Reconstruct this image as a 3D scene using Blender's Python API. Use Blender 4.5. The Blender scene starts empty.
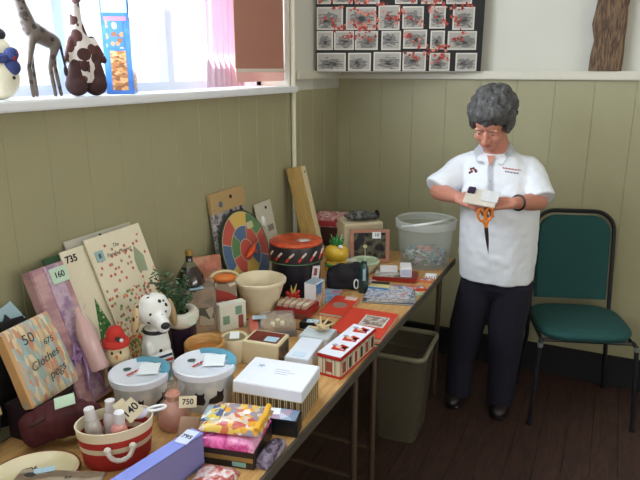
import bpy, bmesh, math, random
from mathutils import Vector, Matrix, Euler
from mathutils.bvhtree import BVHTree
random.seed(7)
S = bpy.context.scene
C = S.collection
PI = math.pi
def R(d): return math.radians(d)
# ------------------------------------------------------------------ camera
cam = bpy.data.cameras.new('camera'); camo = bpy.data.objects.new('camera', cam); C.objects.link(camo)
cam.sensor_width = 36.0; cam.lens = 620/640*36.0; cam.clip_start = 0.02
camo.location = (0, 0, 1.65)
camo.rotation_euler = (R(90-15.42), 0, R(25.08))
S.camera = camo
# ------------------------------------------------------------------ world, daylight, exposure
w = bpy.data.worlds.new('sky'); S.world = w; w.use_nodes = True
bg = w.node_tree.nodes['Background']; bg.inputs[0].default_value = (0.88, 0.95, 1.0, 1); bg.inputs[1].default_value = 1.3
def area(name, loc, rot, sx, sy, power, col):
    l = bpy.data.lights.new(name, 'AREA'); l.shape = 'RECTANGLE'; l.size = sx; l.size_y = sy; l.energy = power; l.color = col
    o = bpy.data.objects.new(name, l); o.location = loc; o.rotation_euler = rot; C.objects.link(o); return o
# daylight: window in view, unseen ones assumed opposite; rear lamp added as fill
area('daylight_window_left', (-1.76, 1.3, 2.15), (0, R(-112), 0), 1.1, 2.9, 118, (0.76, 0.87, 1.0))
area('daylight_window_right', (3.3, 0.3, 1.95), (0, R(132), 0), 1.0, 3.2, 46, (1.0, 0.97, 0.90))
area('rear_fill_light', (0.6, -2.7, 1.95), (R(132), 0, 0), 2.2, 1.0, 19, (1.0, 0.97, 0.90))
S.view_settings.view_transform = 'Standard'; S.view_settings.look = 'None'
S.view_settings.gamma = 1; S.view_settings.use_curve_mapping = False
S.view_settings.exposure = 0.36

# ------------------------------------------------------------------ materials
def lin(c):
    f = lambda v: v/12.92 if v <= .04045 else ((v+.055)/1.055)**2.4
    return tuple(f(x/255) for x in c) + (1,)
MC = {}
def mat(name, col, rough=.6, metal=0., alpha=1., noise=0., nscale=30., bump=0., trans=0., coat=0.):
    if name in MC: return MC[name]
    m = bpy.data.materials.new(name); m.use_nodes = True; nt = m.node_tree; N = nt.nodes; K = nt.links
    b = N['Principled BSDF']; c = lin(col)
    b.inputs['Base Color'].default_value = c; b.inputs['Roughness'].default_value = rough
    b.inputs['Metallic'].default_value = metal; b.inputs['Alpha'].default_value = alpha
    b.inputs['Transmission Weight'].default_value = trans; b.inputs['Coat Weight'].default_value = coat
    tc = N.new('ShaderNodeTexCoord'); nz = N.new('ShaderNodeTexNoise'); nz.inputs['Scale'].default_value = nscale; nz.inputs['Detail'].default_value = 5
    K.new(tc.outputs['Object'], nz.inputs['Vector'])
    mx = N.new('ShaderNodeMix'); mx.data_type = 'RGBA'
    k = max(noise, .04)
    mx.inputs['A'].default_value = tuple(x*(1-k) for x in c[:3]) + (1,)
    mx.inputs['B'].default_value = tuple(min(1, x*(1+k)) for x in c[:3]) + (1,)
    K.new(nz.outputs['Fac'], mx.inputs['Factor']); K.new(mx.outputs['Result'], b.inputs['Base Color'])
    if bump:
        bp = N.new('ShaderNodeBump'); bp.inputs['Strength'].default_value = bump; bp.inputs['Distance'].default_value = .004
        K.new(nz.outputs['Fac'], bp.inputs['Height']); K.new(bp.outputs['Normal'], b.inputs['Normal'])
    MC[name] = m; return m
def ramp(N, cols, const=True):
    r = N.new('ShaderNodeValToRGB'); cr = r.color_ramp
    if const: cr.interpolation = 'CONSTANT'
    n = len(cols)
    while len(cr.elements) < n: cr.elements.new(.5)
    for i, c in enumerate(cols):
        if isinstance(c[0], (tuple, list)): p, cc = c[1], c[0]
        else: p, cc = i/n, c
        cr.elements[i].position = p; cr.elements[i].color = lin(cc)
    return r
def mprint(name, cols, scale=30., rough=.45, stretch=(1,1,1), mode='cell', smooth=.0):
    """a printed surface: irregular patches of the listed inks"""
    if name in MC: return MC[name]
    m = bpy.data.materials.new(name); m.use_nodes = True; nt = m.node_tree; N = nt.nodes; K = nt.links
    b = N['Principled BSDF']; b.inputs['Roughness'].default_value = rough
    tc = N.new('ShaderNodeTexCoord'); mp = N.new('ShaderNodeMapping'); mp.inputs['Scale'].default_value = stretch
    K.new(tc.outputs['Object'], mp.inputs['Vector'])
    if mode == 'cell':
        v = N.new('ShaderNodeTexVoronoi'); v.inputs['Scale'].default_value = scale
        K.new(mp.outputs[0], v.inputs['Vector']); s = N.new('ShaderNodeSeparateColor'); K.new(v.outputs['Color'], s.inputs[0])
        r = ramp(N, cols); K.new(s.outputs[0], r.inputs[0])
    elif mode == 'noise':
        v = N.new('ShaderNodeTexNoise'); v.inputs['Scale'].default_value = scale; v.inputs['Detail'].default_value = 4
        K.new(mp.outputs[0], v.inputs['Vector'])
        n = len(cols); r = ramp(N, [(c, .32+.4*i/n) for i, c in enumerate(cols)], False); K.new(v.outputs['Fac'], r.inputs[0])
    elif mode == 'stripe':
        s = N.new('ShaderNodeSeparateXYZ'); K.new(mp.outputs[0], s.inputs[0])
        a = N.new('ShaderNodeMath'); a.operation = 'ADD'; K.new(s.outputs[0], a.inputs[0]); K.new(s.outputs[1], a.inputs[1])
        mu = N.new('ShaderNodeMath'); mu.operation = 'MULTIPLY'; mu.inputs[1].default_value = scale; K.new(a.outputs[0], mu.inputs[0])
        fr = N.new('ShaderNodeMath'); fr.operation = 'FRACT'; K.new(mu.outputs[0], fr.inputs[0])
        r = ramp(N, cols); K.new(fr.outputs[0], r.inputs[0])
    elif mode == 'hstripe':
        s = N.new('ShaderNodeSeparateXYZ'); K.new(mp.outputs[0], s.inputs[0])
        mu = N.new('ShaderNodeMath'); mu.operation = 'MULTIPLY'; mu.inputs[1].default_value = scale; K.new(s.outputs[2], mu.inputs[0])
        fr = N.new('ShaderNodeMath'); fr.operation = 'FRACT'; K.new(mu.outputs[0], fr.inputs[0])
        r = ramp(N, cols); K.new(fr.outputs[0], r.inputs[0])
    K.new(r.outputs[0], b.inputs['Base Color'])
    MC[name] = m; return m
def mspots(name, base, cols, scale=40., size=.35, keep=.5, rough=.5, flat=False):
    """small round spots of ink (cols) on a plain base"""
    if name in MC: return MC[name]
    m = bpy.data.materials.new(name); m.use_nodes = True; nt = m.node_tree; N = nt.nodes; K = nt.links
    b = N['Principled BSDF']; b.inputs['Roughness'].default_value = rough
    tc = N.new('ShaderNodeTexCoord'); v = N.new('ShaderNodeTexVoronoi'); v.inputs['Scale'].default_value = scale
    if flat:
        mp = N.new('ShaderNodeMapping'); mp.inputs['Rotation'].default_value = (R(90), 0, 0); v.voronoi_dimensions = '2D'; K.new(tc.outputs['Object'], mp.inputs[0]); K.new(mp.outputs[0], v.inputs['Vector'])
    else: K.new(tc.outputs['Object'], v.inputs['Vector'])
    s = N.new('ShaderNodeSeparateColor'); K.new(v.outputs['Color'], s.inputs[0]); r = ramp(N, cols); K.new(s.outputs[0], r.inputs[0])
    lt = N.new('ShaderNodeMath'); lt.operation = 'LESS_THAN'; lt.inputs[1].default_value = size; K.new(v.outputs['Distance'], lt.inputs[0])
    l2 = N.new('ShaderNodeMath'); l2.operation = 'LESS_THAN'; l2.inputs[1].default_value = keep; K.new(s.outputs[1], l2.inputs[0])
    mu = N.new('ShaderNodeMath'); mu.operation = 'MULTIPLY'; K.new(lt.outputs[0], mu.inputs[0]); K.new(l2.outputs[0], mu.inputs[1])
    mx = N.new('ShaderNodeMix'); mx.data_type = 'RGBA'; mx.inputs['A'].default_value = lin(base)
    K.new(mu.outputs[0], mx.inputs['Factor']); K.new(r.outputs[0], mx.inputs['B']); K.new(mx.outputs['Result'], b.inputs['Base Color'])
    MC[name] = m; return m
def mclear(name, col, alpha=.4, rough=.15):
    """thin clear plastic or glass"""
    if name in MC: return MC[name]
    m = bpy.data.materials.new(name); m.use_nodes = True; nt = m.node_tree; N = nt.nodes; K = nt.links
    b = N['Principled BSDF']; b.inputs['Base Color'].default_value = lin(col); b.inputs['Roughness'].default_value = rough
    t = N.new('ShaderNodeBsdfTransparent'); mx = N.new('ShaderNodeMixShader'); mx.inputs[0].default_value = alpha
    K.new(t.outputs[0], mx.inputs[1]); K.new(b.outputs[0], mx.inputs[2]); K.new(mx.outputs[0], N['Material Output'].inputs['Surface'])
    MC[name] = m; return m
def mwood(name, c1, c2, scale=6., stretch=(12, 1, 12), rough=.45):
    return mprint(name, [c1, c2, c1, c2], scale, rough, stretch, 'noise')

white = mat('white_plastic', (236, 238, 240), .35); paper = mat('white_paper', (232, 236, 238), .6)
bluepaper = mat('pale_blue_sticker', (178, 208, 226), .5); black = mat('black_plastic', (22, 22, 26), .4)
ink = mat('black_ink', (15, 15, 18), .6); cream = mat('cream_card', (222, 206, 170), .6); red = mat('red_gloss', (190, 38, 30), .35)
green_sticker = mat('pale_green_sticker', (190, 214, 190), .6)

# ------------------------------------------------------------------ mesh helpers
class MB:
    def __init__(s): s.bm = bmesh.new(); s.mi = 0
    def _fin(s, geom, mtx):
        vs = [g for g in geom if isinstance(g, bmesh.types.BMVert)]
        bmesh.ops.transform(s.bm, matrix=mtx, verts=vs)
        fs = set(f for v in vs for f in v.link_faces)
        for f in fs: f.material_index = s.mi
        return fs
    def box(s, c, d, rot=(0,0,0), bev=0):
        g = bmesh.ops.create_cube(s.bm, size=1)['verts']
        s._fin(g, Matrix.Translation(c) @ Euler(rot).to_matrix().to_4x4() @ Matrix.Diagonal((d[0], d[1], d[2], 1)))
        if bev:
            es = list(set(e for v in g for e in v.link_edges))
            r = bmesh.ops.bevel(s.bm, geom=es, offset=bev, segments=2, affect='EDGES')
            for f in r['faces']: f.material_index = s.mi
        return s
    def cyl(s, c, r, h, r2=None, seg=24, rot=(0,0,0)):
        g = bmesh.ops.create_cone(s.bm, cap_ends=True, segments=seg, radius1=r, radius2=r if r2 is None else r2, depth=h)['verts']
        s._fin(g, Matrix.Translation(c) @ Euler(rot).to_matrix().to_4x4()); return s
    def cap(s, a, b, ra, rb=None, seg=14, round_=True):
        """tapered capsule"""
        a = Vector(a); b = Vector(b); rb = ra if rb is None else rb; d = b-a; L = d.length
        q = d.to_track_quat('Z', 'Y').to_matrix().to_4x4()
        if L > 1e-6:
            g = bmesh.ops.create_cone(s.bm, cap_ends=True, segments=seg, radius1=ra, radius2=rb, depth=L)['verts']
            s._fin(g, Matrix.Translation((a+b)/2) @ q)
        if round_:
            for p, r in ((a, ra), (b, rb)): s.ell(p, (r*.99,)*3, seg=seg)
        return s
    def ell(s, c, r, rot=(0,0,0), seg=18):
        g = bmesh.ops.create_uvsphere(s.bm, u_segments=seg, v_segments=max(6, seg//2+1), radius=1)['verts']
        s._fin(g, Matrix.Translation(c) @ Euler(rot).to_matrix().to_4x4() @ Matrix.Diagonal((r[0], r[1], r[2], 1))); return s
    def lathe(s, prof, seg=36, c=(0,0,0), sx=1, sy=1, rot=0):
        rings = []
        for r, z in prof:
            if r < 1e-5: rings.append([s.bm.verts.new((c[0], c[1], c[2]+z))])
            else:
                ring = []
                for i in range(seg):
                    a = 2*PI*i/seg; x = r*sx*math.cos(a); y = r*sy*math.sin(a)
                    ring.append(s.bm.verts.new((c[0]+x*math.cos(rot)-y*math.sin(rot), c[1]+x*math.sin(rot)+y*math.cos(rot), c[2]+z)))
                rings.append(ring)
        for a, b in zip(rings, rings[1:]):
            for i in range(seg):
                j = (i+1) % seg
                if len(a) == 1 and len(b) == 1: continue
                if len(a) == 1: f = s.bm.faces.new((a[0], b[j], b[i]))
                elif len(b) == 1: f = s.bm.faces.new((a[i], a[j], b[0]))
                else: f = s.bm.faces.new((a[i], a[j], b[j], b[i]))
                f.material_index = s.mi
        return s
    def loft(s, rings, seg=28, p=2.0):
        """rings: (centre, rx, ry) stacked; superellipse exponent p; closed ends"""
        RR = []
        for c, rx, ry in rings:
            ring = []
            for i in range(seg):
                a = 2*PI*i/seg; ca, sa = math.cos(a), math.sin(a)
                ring.append(s.bm.verts.new((c[0]+rx*math.copysign(abs(ca)**(2/p), ca), c[1]+ry*math.copysign(abs(sa)**(2/p), sa), c[2])))
            RR.append(ring)
        for a, b in zip(RR, RR[1:]):
            for i in range(seg):
                f = s.bm.faces.new((a[i], a[(i+1) % seg], b[(i+1) % seg], b[i])); f.material_index = s.mi
        s.bm.faces.new(RR[0][::-1]).material_index = s.mi; s.bm.faces.new(RR[-1]).material_index = s.mi
        return s
    def prism(s, poly, z0, z1):
        a = [s.bm.verts.new((x, y, z0)) for x, y in poly]; b = [s.bm.verts.new((x, y, z1)) for x, y in poly]
        n = len(poly); fs = [s.bm.faces.new(a[::-1]), s.bm.faces.new(b)]
        for i in range(n): fs.append(s.bm.faces.new((a[i], a[(i+1) % n], b[(i+1) % n], b[i])))
        for f in fs: f.material_index = s.mi
        return s
    def tube(s, pts, r, seg=8, closed=False):
        pts = [Vector(p) for p in pts]; n = len(pts); rings = []
        up = Vector((0, 0, 1)); prev = None
        for i, p in enumerate(pts):
            if closed: t = pts[(i+1) % n]-pts[i-1]
            else: t = pts[min(i+1, n-1)]-pts[max(i-1, 0)]
            t.normalize()
            if prev is None:
                prev = t.orthogonal().normalized()
            u = (prev - t*prev.dot(t)).normalized(); prev = u; v = t.cross(u)
            rr = r[i] if isinstance(r, (list, tuple)) else r
            rings.append([s.bm.verts.new(p+u*rr*math.cos(2*PI*k/seg)+v*rr*math.sin(2*PI*k/seg)) for k in range(seg)])
        m = n if closed else n-1
        for i in range(m):
            a, b = rings[i], rings[(i+1) % n]
            for k in range(seg): s.bm.faces.new((a[k], a[(k+1) % seg], b[(k+1) % seg], b[k])).material_index = s.mi
        if not closed:
            s.bm.faces.new(rings[0][::-1]).material_index = s.mi; s.bm.faces.new(rings[-1]).material_index = s.mi
        return s
    def rot(s, e, about=(0,0,0)):
        T = Matrix.Translation(about) @ Euler(e).to_matrix().to_4x4() @ Matrix.Translation(-Vector(about))
        bmesh.ops.transform(s.bm, matrix=T, verts=s.bm.verts[:]); return s
    def mesh(s, name):
        bmesh.ops.recalc_face_normals(s.bm, faces=s.bm.faces[:])
        me = bpy.data.meshes.new(name); s.bm.to_mesh(me); s.bm.free(); return me
    def o(s, name, m, parent=None, smooth=False, loc=(0,0,0), rot=(0,0,0)):
        me = s.mesh(name); ob = bpy.data.objects.new(name, me); C.objects.link(ob)
        for x in (m if isinstance(m, (list, tuple)) else [m]): me.materials.append(x)
        if smooth:
            for p in me.polygons: p.use_smooth = True
            if smooth != 2:
                try: me.set_sharp_from_angle(angle=R(40))
                except Exception: pass
        ob.location = loc; ob.rotation_euler = rot
        if parent: ob.parent = parent
        return ob
def remeshed(mb, name, m, parent, voxel=.004, smooth=3, fac=.5, disp=None):
    """fuse the overlapping solids of mb into one continuous skin"""
    me = mb.mesh(name); ob = bpy.data.objects.new(name, me); C.objects.link(ob)
    r = ob.modifiers.new('r', 'REMESH'); r.mode = 'VOXEL'; r.voxel_size = voxel; r.use_smooth_shade = True
    s = ob.modifiers.new('s', 'SMOOTH'); s.factor = fac; s.iterations = smooth
    dg = bpy.context.evaluated_depsgraph_get(); dg.update()
    m2 = bpy.data.meshes.new_from_object(ob.evaluated_get(dg)); m2.name = name
    ob.modifiers.clear(); ob.data = m2; bpy.data.meshes.remove(me); m2.name = name
    if disp:
        ns = [v.normal.copy() for v in m2.vertices]
        for v, n in zip(m2.vertices, ns): v.co += n*disp(v.co)
    m2.materials.clear()
    for x in (m if isinstance(m, (list, tuple)) else [m]): m2.materials.append(x)
    for p in m2.polygons: p.use_smooth = True; p.material_index = 0
    if parent: ob.parent = parent
    return ob
def thing(name, label, cat, loc=(0,0,0), rot=0., group=None):
    o = bpy.data.objects.new(name, None); C.objects.link(o); o.location = loc
    o.rotation_euler = (0, 0, rot) if isinstance(rot, (int, float)) else rot
    o.empty_display_size = .02
    o['label'] = label; o['category'] = cat
    if group: o['group'] = group
    return o
def tag(o, label, cat, group=None):
    o['label'] = label; o['category'] = cat
    if group: o['group'] = group
    return o
def struct(o): o['kind'] = 'structure'; return o
TXT = {}
def text(s, size, m, parent, loc, rot=(0,0,0), name='lettering', shear=0., al='CENTER', bold=0.):
    cu = bpy.data.curves.new('t', 'FONT'); cu.body = s; cu.size = size; cu.align_x = al; cu.align_y = 'CENTER'; cu.extrude = .0003; cu.shear = shear; cu.offset = bold
    t = bpy.data.objects.new('t', cu); C.objects.link(t); dg = bpy.context.evaluated_depsgraph_get(); dg.update()
    me = bpy.data.meshes.new_from_object(t.evaluated_get(dg)); bpy.data.objects.remove(t); bpy.data.curves.remove(cu)
    me.name = name; me.materials.clear(); me.materials.append(m)
    o = bpy.data.objects.new(name, me); C.objects.link(o); o.parent = parent; o.location = loc; o.rotation_euler = rot
    return o
def sticker(parent, loc, rot, s=None, w=.032, h=.022, m=None, size=.016, name='price_tag', label=None):
    """a paper tag lying in its own xy plane, with its number as a sub-part"""
    t = MB().box((0,0,.0006), (w,h,.0012)).o(name, m or paper, parent, loc=loc, rot=rot)
    if label: t['label'] = label
    if s: text(s, size, ink, t, (0,0,.0014), (0,0,0), 'number', bold=.0004)
    return t
FR = (R(90), 0, 0)      # lies on a face that looks towards local -y
def ssh(parent, verts): pass

# ================================================================== THE ROOM
XL, YB, ZC = -1.48, 3.42, 2.65
wall_up = mat('cream_wall_paint', (206, 203, 190), .8, noise=.05, nscale=3)
wall_gr = mat('sage_green_board_paint', (160, 154, 120), .5, noise=.07, nscale=5, bump=.05)
trimm = mat('cream_gloss_trim', (208, 202, 184), .4)
sillm = mat('white_sill_paint', (226, 226, 228), .35)
def boards(y0, y1, pitch, z0, z1, start):
    """vertical tongue-and-groove boards as a profile extruded upwards; runs along local x, front towards -y"""
    xs = [y0]; k = math.ceil((y0-start)/pitch)
    prof = [(y0, 0)]
    while start+k*pitch < y1:
        g = start+k*pitch
        if g-.004 > y0 and g+.004 < y1: prof += [(g-.003, 0), (g-.0008, .0025), (g+.0008, .0025), (g+.003, 0)]
        k += 1
    prof.append((y1, 0))
    return MB().prism(prof + [(y1, .03), (y0, .03)], z0, z1)
fl = mprint('dark_floorboards', [(58, 38, 32), (72, 48, 40), (50, 33, 29), (66, 43, 35)], 5, .55, (8, 1, 1), 'noise')
mb = MB()
x = -1.8
while x < 3.3:
    mb.box((x+.055, .35, -.03), (.1085, 6.7, .06)).box((x+.055, .35, -.04), (.112, 6.7, .04)); x += .11
struct(mb.o('floor', fl))
struct(MB().box((.85, .35, ZC+.05), (5.4, 6.8, .1)).o('ceiling', mat('ceiling_paint', (215, 212, 200), .9)))
# left wall, with the window opening Y -0.2..2.79, Z 1.55..2.5
WY0, WY1, WZ0, WZ1 = -.2, 2.808, 1.545, 2.5
mb = MB()
mb.box((XL-.145, .4, WZ0/2), (.23, 6.5, WZ0)); mb.box((XL-.13, .4, (WZ1+ZC)/2), (.26, 6.5, ZC-WZ1))
mb.box((XL-.13, (WY0-2.85)/2, (WZ0+WZ1)/2), (.26, WY0+2.85, WZ1-WZ0)); mb.box((XL-.13, (WY1+3.7)/2, (WZ0+WZ1)/2), (.26, 3.7-WY1, WZ1-WZ0))
struct(mb.o('wall_left', wall_up))
struct(boards(-2.8, 2.815, .1475, .15, 1.54, 1.302-.1475*20).o('trim_1', wall_gr, rot=(0, 0, R(90)), loc=(XL, 0, 0)))
struct(boards(2.83, YB, .1475, .15, 1.60, 1.302-.1475*20).o('trim_7', wall_gr, rot=(0, 0, R(90)), loc=(XL, 0, 0)))
# boards beneath the sill stop under it, the stub beyond the window carries the dado rail
# back wall
struct(MB().box((.8, YB+.13, ZC/2), (4.9, .2, ZC)).o('wall_back', wall_up))
struct(boards(XL, 3.2, .185, .15, 1.60, -1.40).o('trim_2', wall_gr, loc=(0, YB, 0)))
def rail(a, b, z0, z1, d, name, m):
    a = Vector(a); b = Vector(b); L = (b-a).length; ang = math.atan2(b.y-a.y, b.x-a.x)
    mb = MB().box((L/2, -d/2, (z0+z1)/2), (L, d, z1-z0), bev=.004)
    return struct(mb.o(name, m, loc=(a.x, a.y, 0), rot=(0, 0, ang)))
rail((XL, YB), (3.2, YB), 1.598, 1.64, .028, 'trim_3', trimm)
rail((XL, 2.85), (XL, YB-.03), 1.598, 1.64, .028, 'trim_4', trimm)
dk = mat('black_skirting_paint', (16, 12, 18), .7)
rail((XL, YB), (3.2, YB), 0, .17, .024, 'baseboard_back', dk)
rail((XL, -2.8), (XL, YB-.03), 0, .17, .024, 'baseboard_left', dk)
# the other two walls, behind the camera, left partly open to let light in
mb = MB()
mb.box((3.3, .4, .7), (.2, 6.5, 1.4)); mb.box((3.3, .4, 2.55), (.2, 6.5, .2)); mb.box((3.3, -2.1, 1.925), (.2, 1.5, 1.05)); mb.box((3.3, 2.85, 1.925), (.2, 1.7, 1.05))
struct(mb.o('wall_right', wall_up))
mb = MB()
mb.box((.85, -2.8, .7), (4.8, .2, 1.4)); mb.box((.85, -2.8, 2.55), (4.8, .2, .2)); mb.box((-1.1, -2.8, 1.925), (1.2, .2, 1.05)); mb.box((2.5, -2.8, 1.925), (1.6, .2, 1.05))
struct(mb.o('wall_rear', wall_up))
# white pipe boxed beside the window
struct(MB().cyl((XL+.013, 2.822, ZC/2), .012, ZC).o('trim_5', mat('cream_pipe_paint', (222, 218, 196), .4), smooth=True))
# timber post
def post():
    mb = MB(); rings = []
    n = 14; random.seed(3)
    for i in range(n+1):
        z = 1.64+(ZC-1.64)*i/n
        rings.append(((-.068+random.uniform(-.006, .006), 3.415, z), .073+random.uniform(-.006, .006), .03))
    mb.loft(rings, 16, 5); return mb
struct(post().o('trim_6', mwood('old_oak', (70, 50, 36), (122, 96, 70), 7, (9, 9, 1), .8)))
# window
gl = mclear('window_glass', (235, 240, 245), .06, .05)
frm = mat('white_window_paint', (215, 222, 232), .4)
W1 = thing('window_1', '', ''); del W1['label']; del W1['category']; struct(W1)
fx = XL-.19
mb = MB()
mb.box((fx, WY0+.02, 2.03), (.05, .04, .92)); mb.box((fx, WY1-.02, 2.03), (.05, .04, .92))
mb.box((fx, (WY0+WY1)/2, WZ0+.03), (.05, WY1-WY0, .05)); mb.box((fx, (WY0+WY1)/2, WZ1-.02), (.05, WY1-WY0, .04))
mb.o('window_frame', frm, W1)
for yy in (.42, .98, 1.545, 2.10): MB().box((fx, yy, 2.03), (.045, .04, .92)).o('mullion', frm, W1)
MB().box((fx, (WY0+WY1)/2, 2.03), (.004, WY1-WY0-.04, .9)).o('pane', gl, W1)
MB().box((fx+.03, 1.80, 1.60), (.01, .012, .03)).tube([(fx+.035, 1.80, 1.605), (fx+.05, 1.81, 1.61), (fx+.05, 1.825, 1.598)], .003).o('window_catch', mat('dark_iron', (70, 70, 80), .4, 1), W1)
mb = MB().box((XL-.075, 1.31, 1.5545), (.25, 2.995, .03), bev=.005)
mb.o('window_sill', sillm, W1)

# ================================================================== WALL HANGINGS
# fringed roller blind and sheer pink curtain
bl = thing('roller_blind', 'brownish pink roller blind with a fringed hem, at the corner end of the window', 'blind', (XL-.03, 2.584, 1.592))
blm = mat('dusky_pink_blind_cloth', (172, 118, 100), .8, noise=.04, nscale=60)
MB().box((0, 0, .48), (.003, .440, .86)).o('blind_cloth', blm, bl)
MB().cyl((0, 0, .885), .018, .45, rot=(R(90), 0, 0)).o('roller', white, bl)
MB().box((.003, 0, .052), (.004, .447, .015)).o('braid', mat('cream_braid', (210, 196, 178), .8), bl)
mb = MB()
for i in range(56): mb.cap((.002, -.218+i*.0079, .046), (.002, -.218+i*.0079, .002), .003, .0022, 5, False)
mb.o('fringe', mat('pink_fringe', (196, 150, 138), .8), bl)
cu = MB(); prof = []
for i in range(41):
    yy = 2.245+.28*i/40; prof.append((yy, .012*math.sin(i*1.1)))
poly = prof+[(a, b+.002) for a, b in prof[::-1]]
cu.prism(poly, 1.575, 2.47)
cum = bpy.data.materials.new('sheer_pink_cloth'); cum.use_nodes = True
N = cum.node_tree.nodes; K = cum.node_tree.links; d = N.new('ShaderNodeBsdfDiffuse'); d.inputs[0].default_value = lin((224, 198, 208)); t = N.new('ShaderNodeBsdfTranslucent'); t.inputs[0].default_value = lin((232, 206, 218))
mx = N.new('ShaderNodeMixShader'); mx.inputs[0].default_value = .3; K.new(d.outputs[0], mx.inputs[1]); K.new(t.outputs[0], mx.inputs[2]); K.new(mx.outputs[0], N['Material Output'].inputs[0])
tag(cu.o('sheer_curtain', cum, loc=(XL-.09, 0, 0), rot=(0, 0, R(90))), 'narrow pale pink sheer curtain glowing beside the fringed blind', 'curtain')
# NOTE rot 90 maps local x to world y

# board of eye photographs across the corner
BD = thing('picture_board', 'black board of grey eye photographs with red blossom across the corner', 'poster', (-1.46, 3.07, 0), R(21.18))
MB().box((.429, .006, 1.85), (.858, .012, .43)).o('backing_board', mat('board_black', (26, 24, 26), .7), BD)
MB().box((.429, -.0005, 1.6365), (.862, .004, .003)).o('bottom_edging', mat('grey_edging', (190, 186, 178), .6), BD)
rows = [[(0.006, 1.972, 0.077, 2.06), (0.088, 1.972, 0.189, 2.06), (0.201, 1.971, 0.326, 2.06), (0.405, 1.97, 0.517, 2.06), (0.537, 1.969, 0.642, 2.06), (0.663, 1.968, 0.791, 2.06)],
[(0.005, 1.846, 0.14, 1.957), (0.156, 1.845, 0.309, 1.956), (0.322, 1.844, 0.431, 1.963), (0.445, 1.85, 0.552, 1.958), (0.583, 1.85, 0.663, 1.958), (0.7, 1.843, 0.809, 1.953)],
[(0.005, 1.746, 0.089, 1.84), (0.095, 1.746, 0.198, 1.84), (0.204, 1.746, 0.322, 1.839), (0.34, 1.745, 0.44, 1.839), (0.453, 1.752, 0.573, 1.845), (0.592, 1.748, 0.664, 1.84), (0.68, 1.745, 0.826, 1.837)],
[(0.006, 1.641, 0.157, 1.731), (0.169, 1.641, 0.288, 1.731), (0.302, 1.641, 0.444, 1.735), (0.453, 1.641, 0.573, 1.735), (0.592, 1.641, 0.696, 1.73), (0.726, 1.641, 0.834, 1.73)]]
def eye_mat(i):
    m = bpy.data.materials.new('eye_print'); m.use_nodes = True; N = m.node_tree.nodes; K = m.node_tree.links; b = N['Principled BSDF']; b.inputs['Roughness'].default_value = .5
    rr = random.Random(i)
    tc = N.new('ShaderNodeTexCoord'); mp = N.new('ShaderNodeMapping'); K.new(tc.outputs['Generated'], mp.inputs[0])
    mp.inputs['Location'].default_value = (-.5+rr.uniform(-.12, .12), 0, -.52+rr.uniform(-.15, .1)); mp.inputs['Scale'].default_value = (1.0, 0, 1.25)
    ln = N.new('ShaderNodeVectorMath'); ln.operation = 'LENGTH'; K.new(mp.outputs[0], ln.inputs[0])
    nz = N.new('ShaderNodeTexNoise'); nz.inputs['Scale'].default_value = 3.5; mp2 = N.new('ShaderNodeMapping'); mp2.inputs['Location'].default_value = (i*3.7, 0, i*1.3); mp2.inputs['Scale'].default_value = (1, .01, 2.6); K.new(tc.outputs['Generated'], mp2.inputs[0]); K.new(mp2.outputs[0], nz.inputs['Vector'])
    ad = N.new('ShaderNodeMath'); ad.operation = 'MULTIPLY_ADD'; ad.inputs[1].default_value = 1.1; K.new(nz.outputs['Fac'], ad.inputs[0]); K.new(ln.outputs['Value'], ad.inputs[2])
    r = ramp(N, [((46, 44, 44), .58), ((96, 93, 90), .72), ((136, 132, 126), .82), ((92, 88, 86), .90), ((132, 128, 122), .98), ((166, 160, 152), 1.0)], False); K.new(ad.outputs[0], r.inputs[0])
    K.new(r.outputs[0], b.inputs['Base Color']); return m
brd = mat('photo_border', (208, 202, 190), .5); i = 0
for row in rows:
    for (a, z0, b_, z1) in row:
        ph = MB().box(((a+b_)/2, -.003, (z0+z1)/2), (b_-a, .006, z1-z0)).o('photograph', brd, BD)
        MB().box(((a+b_)/2, -.0066, (z0+z1)/2), (b_-a-.014, .0012, z1-z0-.014)).o('eye_picture', eye_mat(i), ph); i += 1
# red blossom sprays printed over the pictures
random.seed(12); mb = MB()
sprays = [((.02, 2.0), (.36, 1.97)), ((.08, 1.96), (.42, 1.90)), ((.09, 1.85), (.40, 1.90)), ((.05, 1.90), (.11, 1.88)), ((.20, 1.87), (.31, 1.85)), ((.40, 1.85), (.44, 1.95)), ((.44, 1.94), (.56, 1.86)), ((.45, 1.99), (.66, 1.97)),
          ((.57, 1.96), (.67, 1.86)), ((.45, 1.83), (.57, 1.76)), ((.45, 1.74), (.56, 1.70)), ((.59, 1.78), (.68, 1.75)), ((.59, 1.70), (.69, 1.71)), ((.67, 1.75), (.77, 1.83)), ((.68, 1.95), (.81, 1.96)), ((.13, 1.82), (.32, 1.80)), ((.22, 1.83), (.26, 1.84)), ((.70, 1.92), (.74, 1.86)), ((.56, 1.74), (.64, 1.73))]
for (p, q) in sprays:
    n = int(math.dist(p, q)/.012)+3
    for k in range(n):
        t = random.random(); cx = p[0]+(q[0]-p[0])*t+random.gauss(0, .010); cz = p[1]+(q[1]-p[1])*t+random.gauss(0, .009)
        cx = min(max(cx, .012), .84); r0 = random.uniform(.006, .014); mb.mi = random.choice((0, 0, 1, 2))
        pts = [(cx+r0*(1 if j % 2 else .45)*math.cos(j*PI/5+k), cz+r0*(1 if j % 2 else .45)*math.sin(j*PI/5+k)) for j in range(10)]
        yy = -.0076-.00002*k; vs = [mb.bm.verts.new((a, yy, b)) for a, b in pts]; f = mb.bm.faces.new(vs); f.material_index = mb.mi
o = mb.o('blossom_print', [mat('blossom_red', (176, 62, 46), .6), mat('blossom_dark_red', (132, 40, 34), .6), mat('blossom_pink', (206, 130, 112), .6)], BD)
o['kind'] = 'stuff'; o['label'] = 'red blossom printed over the photographs'

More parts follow.
